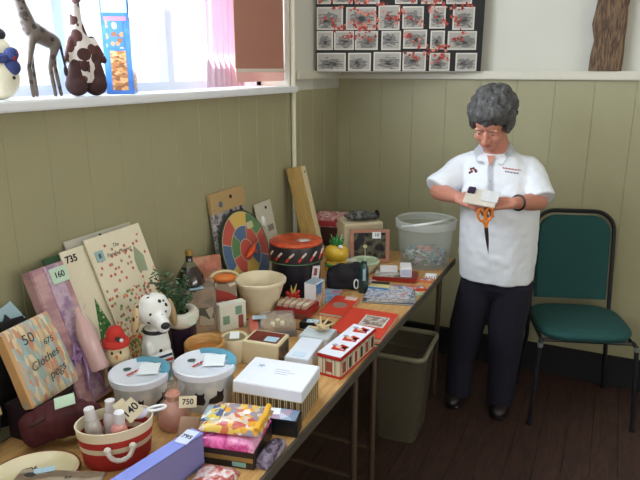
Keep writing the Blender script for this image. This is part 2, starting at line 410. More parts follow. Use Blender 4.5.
# ================================================================== FURNITURE
TZ = .72
tw = mwood('beech_laminate', (186, 140, 84), (206, 162, 104), 5, (10, 1.2, 10), .35)
edge = mat('grey_table_edging', (82, 76, 66), .5); leg = mat('bronze_steel_tube', (86, 70, 56), .4, .4)
def table(y0, y1, label, legs):
    L = y1-y0; t = thing('folding_table', label, 'table', (-1.0, (y0+y1)/2, 0), 0, None)
    MB().box((0, 0, TZ-.0125), (.68, L-.004, .025), bev=.002).o('tabletop', tw, t)
    mb = MB()
    for sx in (-1, 1): mb.box((sx*.3425, 0, TZ-.0135), (.007, L-.002, .027))
    for sy in (-1, 1): mb.box((0, sy*(L/2-.0035), TZ-.0136), (.68, .005, .026))
    mb.o('edging', edge, t)
    for ly in legs:
        for sx in (-1, 1):
            MB().tube([(sx*.20, ly, TZ-.03), (sx*.275, ly, TZ-.035), (sx*.30, ly, TZ-.06), (sx*.30, ly, .0)], .0125, 10).o('leg', leg, t, True)
        MB().tube([(-.3, ly, .25), (.3, ly, .25)], .009, 8).o('crossbar', leg, t, True)
        MB().tube([(.0, ly, .27), (.0, ly+(.32 if ly < 0 else -.32), TZ-.03)], .007, 8).o('brace', leg, t, True)
    return t
t1 = table(.06, 1.89, 'nearer wooden folding table with bronze legs, crowded with goods, in the foreground', (-.75, .80))
t2 = table(1.895, 3.03, 'farther wooden folding table with the raffle bucket on its end', (-.50, .44))

# translucent storage bin under the far table
bn = thing('storage_bin', 'translucent grey plastic storage bin on the floor under the table', 'bin', (-.76, 2.54, 0), R(3))
cl = mclear('frosted_bin_plastic', (104, 96, 78), .5, .35)
def rrect(w, d, r=.03, n=5):
    p = []
    for cx, cy, a0 in ((w/2-r, d/2-r, 0), (-w/2+r, d/2-r, 90), (-w/2+r, -d/2+r, 180), (w/2-r, -d/2+r, 270)):
        for k in range(n+1): a = R(a0+90*k/n); p.append((cx+r*math.cos(a), cy+r*math.sin(a)))
    return p
def shell(rings, mb, top=True):
    """rings: list of (polygon, z) joined in order"""
    V = [[mb.bm.verts.new((x, y, z)) for x, y in p] for p, z in rings]
    for a, b in zip(V, V[1:]):
        for i in range(len(a)): mb.bm.faces.new((a[i], a[(i+1) % len(a)], b[(i+1) % len(a)], b[i]))
    mb.bm.faces.new(V[0])
    if top: mb.bm.faces.new(V[-1])
    return mb
shell([(rrect(.18, .25), .002), (rrect(.235, .31), .43)], MB(), False).o('bin_body', cl, bn, True)
rp = rrect(.245, .32, .035)
MB().tube([(x, y, .435) for x, y in rp], .011, 8, True).o('rim', mclear('frosted_rim', (140, 134, 110), .8, .3), bn, True)

# stacking chair
ch = thing('stacking_chair', 'teal upholstered stacking chair with black frame against the green wall', 'chair', (-.05, 3.10, 0), R(17.7))
teal = mat('teal_upholstery', (28, 74, 72), .9, noise=.08, nscale=90); cf = mat('black_chair_frame', (20, 18, 24), .4)
remeshed(MB().loft([((0, 0, .424), .19, .17), ((0, 0, .432), .214, .200), ((0, 0, .455), .222, .212), ((0, 0, .472), .212, .200), ((0, 0, .482), .17, .16), ((0, 0, .487), .08, .08)], 40, 3.4), 'seat', teal, ch, .006, 8)
bk = MB()
prof = []
def rtop(w, z0, z1, r, n=8):
    p = [(-w/2, z0), (w/2, z0)]
    for k in range(n+1): a = PI/2*k/n; p.append((w/2-r+r*math.cos(a), z1-r+r*math.sin(a)))
    for k in range(n+1): a = PI/2+PI/2*k/n; p.append((-w/2+r+r*math.cos(a), z1-r+r*math.sin(a)))
    return p
p = rtop(.355, 0, .43, .09)
b = MB().prism(p, -.018, .018); b.rot((R(90), 0, 0))
bev = bmesh.ops.bevel(b.bm, geom=[e for e in b.bm.edges if abs(e.verts[0].co.y-e.verts[1].co.y) < 1e-4], offset=.008, segments=2, affect='EDGES')
b.o('backrest', teal, ch, True, loc=(0, .195, .505), rot=(R(-9), 0, 0))
fr = [(-.195, .185, .40)] 
p2 = rtop(.395, -.09, .452, .10)[1:] + [(-.1975, -.09)]
pts = [(x, .0, z) for x, z in p2]
MB().tube(pts, .0105, 8).o('back_frame', cf, ch, True, loc=(0, .195, .505), rot=(R(-9), 0, 0))
for sx in (-1, 1):
    MB().tube([(sx*.205, -.16, .425), (sx*.215, -.185, .41), (sx*.235, -.215, .012)], .0105, 8).cyl((sx*.235, -.215, .008), .014, .016).o('leg', cf, ch, True)
    MB().tube([(sx*.197, .19, .42), (sx*.20, .17, .30), (sx*.225, .20, .012)], .0105, 8).cyl((sx*.225, .20, .008), .014, .016).o('leg', cf, ch, True)
MB().tube([(-.205, -.16, .42), (.205, -.16, .42)], .009).tube([(-.198, .18, .42), (.198, .18, .42)], .009).tube([(-.205, -.16, .42), (-.198, .18, .42)], .009).tube([(.205, -.16, .42), (.198, .18, .42)], .009).o('seat_frame', cf, ch, True)
for sx in (-1, 1): MB().cyl((sx*.214, -.19, .405), .013, .018).o('chrome_ferrule', mat('dull_chrome', (170, 175, 170), .3, .8), ch, True)

# ================================================================== THE WOMAN
PX, PY = -.43, 2.87
pe = thing('person', 'grey-haired woman in white polo shirt and dark trousers, looking down, holding scissors and a packet', 'person', (PX, PY, 0))
def L(x, y, z): return Vector((x-PX, y-PY, z))
skin = mat('skin', (192, 128, 106), .5, noise=.06, nscale=25)
HC = L(-.484, 2.79, 1.425); HR = Euler((R(34), R(4), R(-4)))
HM = Matrix.Translation(HC) @ HR.to_matrix().to_4x4()
def H_(x, y, z): return HM @ Vector((x, y, z))
def hell(mb, c, r): mb.ell(H_(*c), r, rot=HR, seg=20)
body = MB()
hell(body, (0, .015, .035), (.072, .09, .085)); hell(body, (0, -.02, -.03), (.058, .066, .07)); hell(body, (0, -.055, -.085), (.026, .024, .02))
hell(body, (0, -.04, -.06), (.046, .045, .04)); hell(body, (0, -.058, .035), (.05, .026, .03))
for s in (-1, 1):
    hell(body, (s*.034, -.062, -.028), (.024, .02, .022)); hell(body, (s*.03, -.072, .018), (.022, .012, .006)); hell(body, (s*.074, .01, -.012), (.009, .018, .03))
body.cap(H_(0, -.082, .006), H_(0, -.103, -.03), .008, .012); 
for s in (-1, 1): hell(body, (s*.011, -.092, -.036), (.009, .010, .008))
hell(body, (0, -.079, -.056), (.022, .012, .008)); hell(body, (0, -.076, -.066), (.018, .012, .007))
body.cap(H_(0, .02, -.04), L(-.462, 2.885, 1.27), .052, .06)
hell(body, (0, -.03, -.085), (.038, .045, .02))
# trunk under the shirt and legs under the trousers
body.loft([(L(-.42, 2.89, .68), .13, .10), (L(-.42, 2.89, .9), .145, .115), (L(-.43, 2.89, 1.1), .14, .10), (L(-.455, 2.89, 1.23), .13, .08), (L(-.46, 2.89, 1.28), .07, .06)])
for s in (-1, 1):
    k = L(-.455+s*.09, 2.87, .42); body.cap(L(-.42+s*.075, 2.89, .74), k, .075, .052); body.cap(k, L(-.465+s*.105, 2.89, .07), .05, .034)
# arms
Rs, Re, Rw = L(-.620, 2.89, 1.208), L(-.70, 2.79, 1.105), L(-.565, 2.61, 1.118)
Ls, Le, Lw = L(-.330, 2.90, 1.215), L(-.262, 2.82, 1.09), L(-.345, 2.63, 1.112)
for a, b_, c in ((Rs, Re, Rw), (Ls, Le, Lw)):
    body.cap(a, b_, .045, .04); m_ = b_.lerp(c, .35); body.cap(b_, m_, .04, .038); body.cap(m_, c, .038, .024)
def hand(mb, wr, d, n, s, curls, spread=.0, thumb=(.7, .6, .1), tl=1.):
    d = d.normalized(); n = (n-d*n.dot(d)).normalized(); s = (s-d*s.dot(d)-n*s.dot(n)).normalized()
    ks = []
    for i, (o_, f, c, r) in enumerate(zip((.028, .0095, -.0095, -.027), (.086, .09, .086, .078), (0,)*4, (.0115, .012, .0115, .0105))):
        k = wr+d*f+s*o_; mb.cap(wr+s*o_*.55+d*.01, k, .0155, r+.001); ks.append(k)
    for i, (k, ln) in enumerate(zip(ks, (.072, .080, .074, .058))):
        cu_ = curls[i]; ang = .0; p = k; r = (.0095, .0097, .0095, .0085)[i]
        for j, fr_ in enumerate((.46, .30, .24)):
            ang += cu_*(.9, 1.1, .7)[j]
            dd = (d*math.cos(ang)+n*math.sin(ang)+s*spread*(1.5-i)*.12).normalized()
            q = p+dd*ln*fr_; mb.cap(p, q, r, r*.92); p = q; r *= .92
    p0 = wr+d*.02+s*.022; a, b_, c = thumb
    t1_ = (d*a+s*b_+n*c).normalized(); p1 = p0+t1_*.045*tl; t2_ = (d*(a+.35)+s*(b_-.35)+n*(c+.25)).normalized(); p2_ = p1+t2_*.03; p3 = p2_+t2_*.024
    mb.cap(p0, p1, .0155, .0125); mb.cap(p1, p2_, .0122, .0112); mb.cap(p2_, p3, .0112, .0095)
V = Vector
# right hand grips the packet, left hand holds scissors and the packet's other end
hand(body, Rw, V((.78, -.50, .02)), V((.45, .45, -.75)), V((.3, .3, .85)), (.35, .42, .5, .55), .1)
hand(body, Lw, V((-.80, -.42, -.02)), V((-.2, .35, -.85)), V((-.3, -.2, .9)), (.55, .75, .85, .9), .1, thumb=(.9, .35, .2))
body_o = remeshed(body, 'body', skin, pe, .0042, 3, .5)
# face details
for s in (-1, 1):
    mb = MB(); e = H_(s*.03, -.0785, .002); mb.ell(e+V((0, .002, -.001)), (.010, .003, .0016), rot=HR, seg=14); mb.o('eye', mat('eye_white', (120, 96, 88), .3), pe, True)
    MB().ell(H_(s*.03, -.0835, -.0005), (.0045, .002, .0016), rot=HR, seg=10).o('iris', mat('dark_iris', (40, 30, 26), .2), pe, True)
    MB().tube([H_(s*.016, -.083, .017), H_(s*.03, -.084, .021), H_(s*.044, -.077, .017)], [.0015, .0022, .001], 6).o('eyebrow', mat('grey_brow', (88, 80, 76), .9), pe, True)
MB().tube([H_(-.021, -.083, -.060), H_(-.009, -.0895, -.0585), H_(0, -.0905, -.0595), H_(.009, -.0895, -.0585), H_(.021, -.083, -.060)], [.002, .0045, .0045, .0045, .002], 8).o('mouth', mat('lips', (160, 84, 78), .5), pe, True)
# hair
random.seed(5); hb = MB()
hell(hb, (0, .03, .055), (.090, .102, .088)); hell(hb, (0, -.035, .088), (.080, .058, .044)); hell(hb, (0, .075, -.005), (.084, .055, .085))
for s in (-1, 1): hell(hb, (s*.074, .015, .008), (.024, .055, .050))
for k in range(120):
    a = random.uniform(0, 2*PI); e = random.uniform(-.25, 1.3); 
    x, y, z = .087*math.cos(e)*math.cos(a), .03+.10*math.cos(e)*math.sin(a), .05+.09*math.sin(e)
    if y < -.045 and z < .06: continue
    r_ = random.uniform(.014, .024); hell(hb, (x, y, z), (r_, r_, r_))
for k in range(7): hell(hb, (-.054+.018*k, -.076+.008*abs(k-3), .058+random.uniform(-.006, .006)), (.016, .014, .016))
from mathutils import noise as NZ
hairm = mprint('grey_hair', [(46, 44, 44), (66, 63, 62), (86, 84, 82), (70, 68, 67), (104, 102, 100)], 60, .9, (1, 1, .35), 'noise')
remeshed(hb, 'hair', hairm, pe, .0045, 2, .5, lambda c: .003*NZ.noise(c*70)+.003*NZ.noise(c*190))
# polo shirt
shm = mat('white_polo_cotton', (226, 228, 232), .85, noise=.02, nscale=60, bump=.15)
sb = MB()
sb.loft([(L(-.427, 2.88, .70), .168, .142), (L(-.428, 2.88, .80), .174, .15), (L(-.430, 2.88, .95), .176, .155), (L(-.435, 2.88, 1.08), .174, .15), (L(-.445, 2.885, 1.17), .172, .135),
         (L(-.462, 2.89, 1.232), .158, .105), (L(-.468, 2.89, 1.272), .118, .088), (L(-.472, 2.900, 1.300), .076, .062)], 40, 2.2)
sb.ell(L(-.52, 2.79, 1.10), (.075, .065, .075)).ell(L(-.375, 2.79, 1.10), (.075, .065, .075))
for a, b_ in ((Rs, Re), (Ls, Le)):
    a2 = a+V((0, 0, -.008)); e = a.lerp(b_, .98)
    sb.cap(a2, a.lerp(b_, .5), .068, .070, 20); sb.cap(a.lerp(b_, .4), e, .070, .078, 20, False)
sb.cap(Rs, L(-.51, 2.89, 1.245), .062, .055).cap(Ls, L(-.43, 2.89, 1.245), .062, .055)
def fold(c):
    return .006*NZ.noise(V((c.x*14, c.y*14, c.z*5)))+.003*NZ.noise(c*30) - (.004*max(0, math.sin((c.z-.9)*60))*NZ.noise(c*9) if c.z < 1.0 else 0)
shirt = remeshed(sb, 'polo_shirt', shm, pe, .0055, 5, .5, fold)
bv = BVHTree.FromPolygons([v.co.copy() for v in shirt.data.vertices], [tuple(p.vertices) for p in shirt.data.polygons])
def drop(x, z, off=.002):
    h = bv.ray_cast(L(x, 2.2, z), V((0, 1, 0))); return (h[0]+h[1]*off, h[1]) if h[0] else (L(x, 2.73, z), V((0, -1, 0)))
# collar flaps, placket, buttons, badge, chest lettering
def below(x, y):
    h = bv.ray_cast(V((x, y, 1.6)), V((0, 0, -1))); return h[0].z if h[0] else 1.25
nc = L(-.474, 2.880, 0)
for s in (-1, 1):
    mb = MB(); n = 16; A0, A1 = -90+20, 92; vi, vo = [], []
    for k in range(n+1):
        a = R(A0+(A1-A0)*k/n); ca, sa = s*math.cos(a), math.sin(a); fr_ = max(0, -sa)
        ri = .062; ro = .092+.022*fr_**4
        xo, yo = nc.x+ro*ca, nc.y+ro*sa*1.0
        vi.append(mb.bm.verts.new((nc.x+ri*ca, nc.y+ri*sa, 1.335-.080*fr_**2)))
        vo.append(mb.bm.verts.new((xo, yo, max(below(xo, yo)+.006, 1.245))))
    for k in range(n): mb.bm.faces.new((vi[k], vi[k+1], vo[k+1], vo[k]))
    bmesh.ops.solidify(mb.bm, geom=mb.bm.faces[:], thickness=.005)
    mb.o('collar', shm, pe, True)
mb = MB(); mb.prism([(-.018, 0), (.018, 0), (.0, -.05)], 0, .002); p_, n_ = drop(-.474, 1.262, .002); q_ = n_.to_track_quat('Z', 'Y')
mb.o('open_neck', skin, pe, loc=p_+V((0, -.002, .02)), rot=(R(62), 0, 0))
mb = MB(); zz = [1.25-.012*k for k in range(13)]
vv = []
for z in zz:
    x0 = -.474+(1.25-z)*.15; vv.append([mb.bm.verts.new(drop(x0+dx, z, .0025)[0]) for dx in (-.013, 0, .013)])
for a, b_ in zip(vv, vv[1:]):
    for k in range(2): mb.bm.faces.new((a[k], a[k+1], b_[k+1], b_[k]))
bmesh.ops.solidify(mb.bm, geom=mb.bm.faces[:], thickness=.002)
mb.o('button_placket', shm, pe, True)
for z in (1.225, 1.175, 1.125): MB().ell(drop(-.474+(1.25-z)*.15, z, .004)[0], (.0045, .002, .0045), seg=10).o('button', mat('pearl_button', (210, 208, 205), .3), pe, True)
mb = MB()
for k, (dx, dz) in enumerate(((-.011, .004), (0, .008), (.010, .002), (.015, -.004), (-.006, -.006), (-.014, -.012))):
    mb.mi = (0, 0, 1, 0, 1, 0)[k]; mb.ell(drop(-.548+dx, 1.212+dz, .0015)[0], (.007, .002, .006), seg=10)
mb.o('embroidered_emblem', [mat('dark_red_thread', (120, 34, 28), .8), mat('brown_thread', (84, 62, 44), .8)], pe, True)
mb = MB(); random.seed(9)
for r_, (z0, n) in enumerate(((1.232, 12), (1.219, 9))):
    for k in range(n):
        x = -.418+k*.0062+r_*.012; z = z0-.12*(x+.418)
        p, nn = drop(x, z, .0015); mb.mi = r_; mb.box(p, (.0042, .001, .0065-.002*(k % 2)))
mb.o('embroidered_lettering', [mat('red_thread', (178, 58, 56), .8), mat('purple_thread', (110, 92, 128), .8)], pe)
# trousers and shoes
trm = mat('dark_navy_trousers', (20, 16, 34), .9, noise=.1)
tb = MB()
tb.loft([(L(-.415, 2.885, .66), .150, .122), (L(-.415, 2.885, .76), .150, .12)], 30)
tb.ell(L(-.435, 2.885, .69), (.145, .118, .11))
for s, fx_, fy_ in ((-1, -.575, 2.91), (1, -.365, 2.90)):
    tb.loft([(L(fx_, fy_, .035), .064, .074), (L(fx_+.004, fy_, .25), .072, .080), (L(-.452+s*.092, 2.88, .45), .086, .096), (L(-.42+s*.080, 2.885, .68), .090, .115), (L(-.415+s*.07, 2.885, .72), .075, .10)], 24)
remeshed(tb, 'trousers', trm, pe, .006, 5, .5, lambda c: .004*NZ.noise(V((c.x*12, c.y*12, c.z*7))))
for s, fx_, fy_ in ((-1, -.575, 2.91), (1, -.365, 2.90)):
    mb = MB(); mb.ell(L(fx_, fy_+.03, .042), (.040, .05, .042)).ell(L(fx_+s*.008, fy_-.055, .034), (.044, .075, .034)).cap(L(fx_, fy_, .05), L(fx_+s*.008, fy_-.07, .03), .036, .03)
    mb.box(L(fx_+s*.004, fy_-.02, .012), (.075, .19, .024), bev=.008)
    so = remeshed(mb, 'shoe', mat('dark_shoe_leather', (34, 26, 28), .4), pe, .005, 4)
    MB().tube([L(fx_-.02, fy_-.05, .07), L(fx_+.02, fy_-.055, .07), L(fx_-.018, fy_-.07, .066), L(fx_+.022, fy_-.075, .064)], .0025, 6).o('laces', mat('dark_laces', (60, 50, 52), .8), so)
# watch
wd = (Lw-Le).normalized(); wc = Le.lerp(Lw, .80); q = wd.to_track_quat('Z', 'Y')
mb = MB(); mb.tube([wc+q @ V((.0315*math.cos(2*PI*k/20), .0315*math.sin(2*PI*k/20), 0)) for k in range(20)], .0045, 6, True)
mb.o('wrist_strap', mat('dark_watch_strap', (36, 30, 34), .5), pe, True)
# things in her hands
sc = thing('scissors', 'orange-handled scissors hanging blades down from her left hand', 'scissors', (-.438, 2.545, 1.06), (R(6), R(-10), R(25)))
orm = mat('orange_plastic', (232, 128, 40), .35); stl = mat('blade_steel', (92, 92, 96), .3, .8)
for s in (-1, 1):
    mb = MB(); pts = [(s*.016+.014*math.cos(a)+s*.003*math.sin(a), 0, .012+.027*math.sin(a)) for a in [2*PI*k/20 for k in range(20)]]
    mb.tube(pts, .0052, 8, True); mb.cap((s*.010, 0, -.012), (0, 0, -.045), .006, .005); mb.o('handle', orm, sc, True)
    MB().prism([(-.001, -.04), (s*.008, -.045), (s*.007, -.10), (0, -.165), (-s*.001, -.16)], -.0008+s*.001, .0008+s*.001).rot((R(90), 0, 0)).o('blade', stl, sc)
MB().cyl((0, 0, -.055), .003, .006, rot=(R(90), 0, 0)).o('pivot_screw', stl, sc)
pk = thing('flat_packet', 'pale cream packet with clear shiny film held across her hands', 'packet', (-.462, 2.548, 1.140), (R(28), R(6), R(2)))
MB().box((0, 0, 0), (.13, .10, .006), bev=.002).o('envelope', mat('pale_packet_paper', (202, 192, 176), .5), pk)
MB().box((.035, .01, .007), (.07, .07, .005), bev=.002).o('clear_film', mclear('shiny_film', (240, 240, 240), .55, .08), pk)
MB().box((-.045, .03, .0065), (.03, .04, .007), bev=.002).o('dark_clip', mat('dark_purple_plastic', (44, 34, 60), .4), pk)

# ================================================================== GOODS LEANING ON THE LEFT WALL
def leaner(name, label, cat, yc, top_x, bot_x, length, z0=TZ, roll=0, group=None):
    """stands on its lower edge, faces +x; local x runs to world +y, local z up its face"""
    t = math.asin(min(.95, (bot_x-top_x)/length))
    return thing(name, label, cat, (bot_x, yc, z0), (-t, roll, PI/2), group)
cal_paper = (226, 214, 188)
gb = leaner('backing_sheet', 'plain pale grey card sheet leaning behind the flowered calendar', 'card', 1.455, -1.476, -1.315, .458)
MB().box((0, 0, .226), (.29, .004, .452)).o('sheet', mat('pale_grey_card', (186, 180, 164), .6), gb)
MB().cyl((.0, -.003, .440), .004, .004, rot=(R(90), 0, 0)).o('hanging_hole', ink, gb)
g2 = leaner('green_book', 'dark green edged calendar peeping out behind the numbered cypress calendar', 'calendar', 1.335, -1.453, -1.303, .425)
MB().box((0, 0, .2125), (.25, .006, .425)).o('cover', mat('dark_green_card', (44, 78, 50), .5), g2)
g3 = leaner('cypress_calendar', 'cream calendar with green trees, numbered 735 at its corner', 'calendar', 1.385, -1.443, -1.290, .434)
cy = MB().box((0, 0, .217), (.245, .004, .434)).o('cover', mat('cream_calendar_paper', cal_paper, .6), g3)
text('735', .030, ink, g3, (-.090, -.0030, .405), FR, 'number', bold=.0006)
cg = mspots('cypress_green', (62, 110, 56), [(120, 160, 96), (34, 76, 38), (190, 200, 160)], 110, .4, .6, flat=True)
MB().prism([(-.105, .02), (-.02, .02), (-.03, .14), (-.062, .27), (-.095, .14)], 0, .0008).rot((R(90), 0, 0)).o('tree_picture', cg, g3, loc=(0, -.0022, 0))
MB().box((-.075, -.0026, .12), (.09, .0012, .05)).o('hedge_picture', mat('hedge_green', (44, 92, 48), .6), g3)
g4 = leaner('flowered_calendar', 'large cream calendar printed with small red and orange flowers behind the dog', 'calendar', 1.478, -1.434, -1.275, .452, roll=R(-.5))
flower = mspots('flower_print', cal_paper, [(196, 70, 52), (206, 122, 84), (150, 160, 96), (188, 90, 84), (110, 134, 84), (214, 168, 120)], 66, .36, .72, flat=True)
flower2 = mspots('flower_print_sparse', cal_paper, [(196, 90, 72), (176, 130, 110), (206, 110, 90)], 50, .26, .42, flat=True)
flower3 = mspots('flower_print_dense', (206, 186, 140), [(196, 60, 44), (206, 122, 74), (112, 140, 76), (188, 80, 64), (90, 124, 64)], 84, .46, .9, flat=True)
mb = MB().box((0, 0, .226), (.245, .005, .452)); c_ = mb.o('cover', mat('cream_calendar_paper', cal_paper, .6), g4)
MB().box((.0, -.003, .335), (.235, .001, .17)).o('sprig_picture', flower2, g4)
MB().box((.0, -.0035, .185), (.235, .002, .15)).o('meadow_picture', flower, g4)
MB().box((.0, -.0036, .065), (.235, .0022, .11)).o('border_picture', flower3, g4)
MB().prism([(.045, .30), (.085, .29), (.09, .345), (.062, .385), (.045, .34)], 0, .001).rot((R(90), 0, 0)).o('house_picture', mat('grey_green_print', (150, 160, 130), .6), g4, loc=(0, -.0036, 0))
pen = mat('grey_brown_print', (110, 96, 84), .6)
text('The', .018, pen, g4, (-.01, -.0042, .408), FR, 'title', .3); text('Family Planner', .019, pen, g4, (-.005, -.0042, .383), FR, 'title', .3)
sticker(g4, (-.088, -.0042, .39), FR, '8', .034, .034, mat('blue_green_sticker', (150, 182, 180), .5), .02)
# pink boxed gift set, 160
g5 = leaner('boxed_gift_set', 'tall pink gift box tied with lilac ribbon, numbered 160', 'gift box', 1.172, -1.400, -1.256, .41, z0=TZ+.013)
pinkc = mprint('pink_gift_card', [(182, 142, 146), (196, 156, 156), (168, 126, 134)], 9, .4, (1, 1, 3), 'noise')
MB().box((0, .012, .205), (.116, .04, .41), bev=.003).o('box_body', pinkc, g5)
MB().box((.01, -.0095, .21), (.05, .004, .395)).o('lilac_panel', mprint('lilac_lace', [(164, 132, 162), (196, 170, 186), (150, 118, 150)], 30, .5, (1, 1, 1), 'noise'), g5)
mb = MB()
mb.tube([(-.057, -.014, .14), (0, -.018, .15), (.057, -.014, .14)], .006, 6)
for s in (-1, 1):
    for k in (0, 1): mb.tube([(0, -.018, .15), (s*.03, -.03, .17+.01*k), (s*.045, -.028, .145-.02*k), (s*.02, -.022, .135), (0, -.018, .15)], .005, 6)
    mb.tube([(0, -.02, .15), (s*.012, -.025, .10), (s*.025, -.02, .04)], .005, 6)
mb.o('ribbon_bow', mat('lilac_ribbon', (150, 116, 158), .35), g5, True)
sticker(g5, (.025, -.0125, .375), FR, '160', .058, .045, green_sticker, .024)
# dark bag with pale blue card behind the peg bag
g6 = thing('dark_gift_bag', 'black carrier with a pale blue card sticking out, standing behind the clothes peg bag', 'bag', (-1.412, 1.03, TZ), R(82))
MB().loft([((0, 0, 0), .062, .028), ((0, 0, .12), .064, .032), ((-.005, .0, .25), .066, .026), ((-.01, 0, .285), .068, .012)], 24, 4).o('bag_body', mat('black_bag', (26, 24, 26), .4, bump=.3), g6, True)
MB().box((.005, 0, .285), (.085, .004, .06), (R(-20), R(-25), 0)).o('blue_card', mat('pale_blue_card', (146, 172, 182), .5), g6)
MB().cyl((.005, -.008, .292), .011, .004, rot=(R(70), 0, 0), seg=3).o('card_cutout', ink, g6)
MB().box((-.05, 0, .283), (.05, .012, .012), (0, R(-15), 0)).o('bag_clip', mat('olive_clip', (96, 98, 76), .4), g6)
# peg bag
g7 = leaner('peg_bag', 'checked pastel bag of clothes pegs marked 50 and 675, leaning at the left', 'bag', 1.028, -1.325, -1.258, .21, z0=.826, roll=R(-3)); g7.scale = (.80, .84, .84)
check = mprint('pastel_check', [(150, 166, 156), (206, 180, 138), (190, 160, 130), (160, 176, 178), (216, 196, 160), (196, 140, 110)], 75, .35, (1.5, .3, .45), 'cell')
b = MB().loft([((0, 0, 0), .098, .028), ((0, 0, .01), .10, .032), ((0, 0, .12), .098, .030), ((0, 0, .235), .096, .014), ((0, 0, .245), .095, .004)], 32, 5)
b.o('bag_body', check, g7, True)
MB().box((-.0935, -.006, .12), (.012, .04, .235)).o('side_gusset', mat('orange_gusset', (206, 160, 112), .4), g7)
gt = mat('dark_teal_print', (52, 66, 66), .5); wt = mat('white_print', (226, 226, 220), .5)
text('50', .044, gt, g7, (-.028, -.036, .197), (R(86), 0, 0), 'lettering')
text('675', .026, ink, g7, (.032, -.042, .166), (R(86), 0, 0), 'number')
text('Clothes', .036, gt, g7, (-.005, -.041, .118), (R(88), R(-8), 0), 'lettering', .3)
text('pegs', .038, gt, g7, (.020, -.042, .068), (R(88), R(-8), 0), 'lettering', .3)
pl = thing('dark_storage_box', 'dark plum box under the checked clothes peg bag', 'box', (-1.302, 1.025, TZ), R(90))
MB().box((0, 0, .045), (.15, .08, .09), bev=.003).o('box_body', mat('dark_plum_card', (42, 26, 34), .5), pl)
MB().box((0, 0, .090), (.154, .084, .018), bev=.002).o('lid', mat('dark_plum_card', (42, 26, 34), .5), pl)
# wicker basket with a pale cane hoop, at the left edge
g8 = thing('cane_basket', 'dark basket with a pale cane hoop handle cut by the left picture edge', 'basket', (-1.375, .855, TZ), R(45)); g8.scale = (.95, .95, 1.1)
MB().lathe([(0, 0), (.07, 0), (.085, .05), (.09, .09), (.082, .09), (.078, .05), (.06, .006), (0, .006)], 32).o('bowl', mat('dark_brown_wicker', (40, 28, 24), .7, noise=.4, nscale=120, bump=.5), g8, True)
mb = MB(); mb.tube([(.086*math.cos(PI*k/16), 0, .085+.07*math.sin(PI*k/16)) for k in range(17)], .008, 8); mb.o('handle', mat('pale_cane', (196, 172, 116), .5), g8, True)
# pink wrapped bottle lying against the gift set
MB().lathe([(0, 0), (.022, 0), (.026, .01), (.026, .11), (.018, .145), (.010, .16), (.010, .185), (0, .19)], 20).o('bottle', mat('pink_bath_oil', (206, 156, 152), .2, coat=.5), g5, True, loc=(.016, -.040, .085))
MB().lathe([(.029, .0), (.031, .11), (.020, .155), (.014, .17), (.028, .19)], 9).o('clear_wrap', mclear('clear_cellophane', (230, 225, 225), .18, .08), g5, True, loc=(.016, -.040, .085))

# ================================================================== FIGURES ON THE TABLE
# red-hatted snowman soft toy
s1 = thing('snowman_toy', 'cream snowman soft toy in red hat between the gift set and the dalmatian', 'soft toy', (-1.248, 1.258, TZ), R(42)); s1.scale = (.62, .62, .86)
plush = mat('cream_plush', (218, 198, 160), .95, noise=.06, nscale=120, bump=.4)
mb = MB(); mb.ell((0, 0, .055), (.06, .052, .055)).ell((0, 0, .145), (.060, .052, .056)); remeshed(mb, 'body', plush, s1, .005, 3)
MB().lathe([(.064, .178), (.066, .188), (.058, .198), (.045, .20), (.042, .222), (.03, .238), (.01, .246), (0, .246)], 28).o('hat', mat('red_felt', (186, 48, 38), .9), s1, True)
MB().box((.016, -.043, .207), (.035, .008, .018), (R(10), R(12), 0), .003).o('hat_patch', mat('dark_grey_felt', (66, 66, 66), .9), s1)
MB().ell((.028, -.05, .205), (.009, .004, .007)).o('hat_holly', wt, s1, True)
for s in (-1, 1): MB().ell((s*.019, -.0495, .162), (.005, .004, .006), seg=10).o('eye', ink, s1, True)
MB().cap((0, -.052, .148), (.002, -.066, .146), .006, .003).o('nose', mat('orange_felt', (214, 110, 50), .8), s1, True)
MB().tube([(.058*math.cos(2*PI*k/20), .05*math.sin(2*PI*k/20), .100) for k in range(20)], .010, 8, True).box((.03, -.055, .075), (.022, .010, .05)).o('scarf', mat('dark_scarf', (64, 58, 62), .9), s1, True)
for s in (-1, 1): MB().cap((s*.052, -.015, .085), (s*.060, -.04, .045), .016, .013).o('arm', plush, s1, True)
c_ = MB().ell((-.055, -.03, .120), (.022, .018, .022)).cap((-.055, -.03, .115), (-.05, -.035, .085), .012, .010); c_.o('small_bear', mat('tan_plush', (196, 164, 140), .9), s1, True)
# dalmatian
s2 = thing('dalmatian_figure', 'white dalmatian dog figure with black spots and tan ears, a striped card at its chest', 'ornament', (-1.196, 1.370, TZ), R(55)); s2.scale = (.98, .98, 1.06)
dw = mspots('dalmatian_coat', (232, 230, 226), [(24, 22, 22), (34, 30, 30)], 44, .27, .34, .35)
mb = MB(); mb.ell((0, .01, .06), (.048, .048, .06)).loft([((0, .005, .05), .046, .044), ((0, 0, .11), .044, .042), ((0, -.004, .165), .034, .034)]).ell((0, -.008, .218), (.052, .050, .046)).cap((0, -.03, .210), (.004, -.088, .196), .030, .020).ell((0, -.005, .245), (.042, .040, .022))
for s in (-1, 1): mb.cap((s*.024, -.024, .12), (s*.024, -.040, .012), .015, .012); mb.ell((s*.024, -.046, .010), (.014, .020, .011)); mb.ell((s*.038, .01, .03), (.018, .038, .028))
remeshed(mb, 'body', dw, s2, .004, 3)
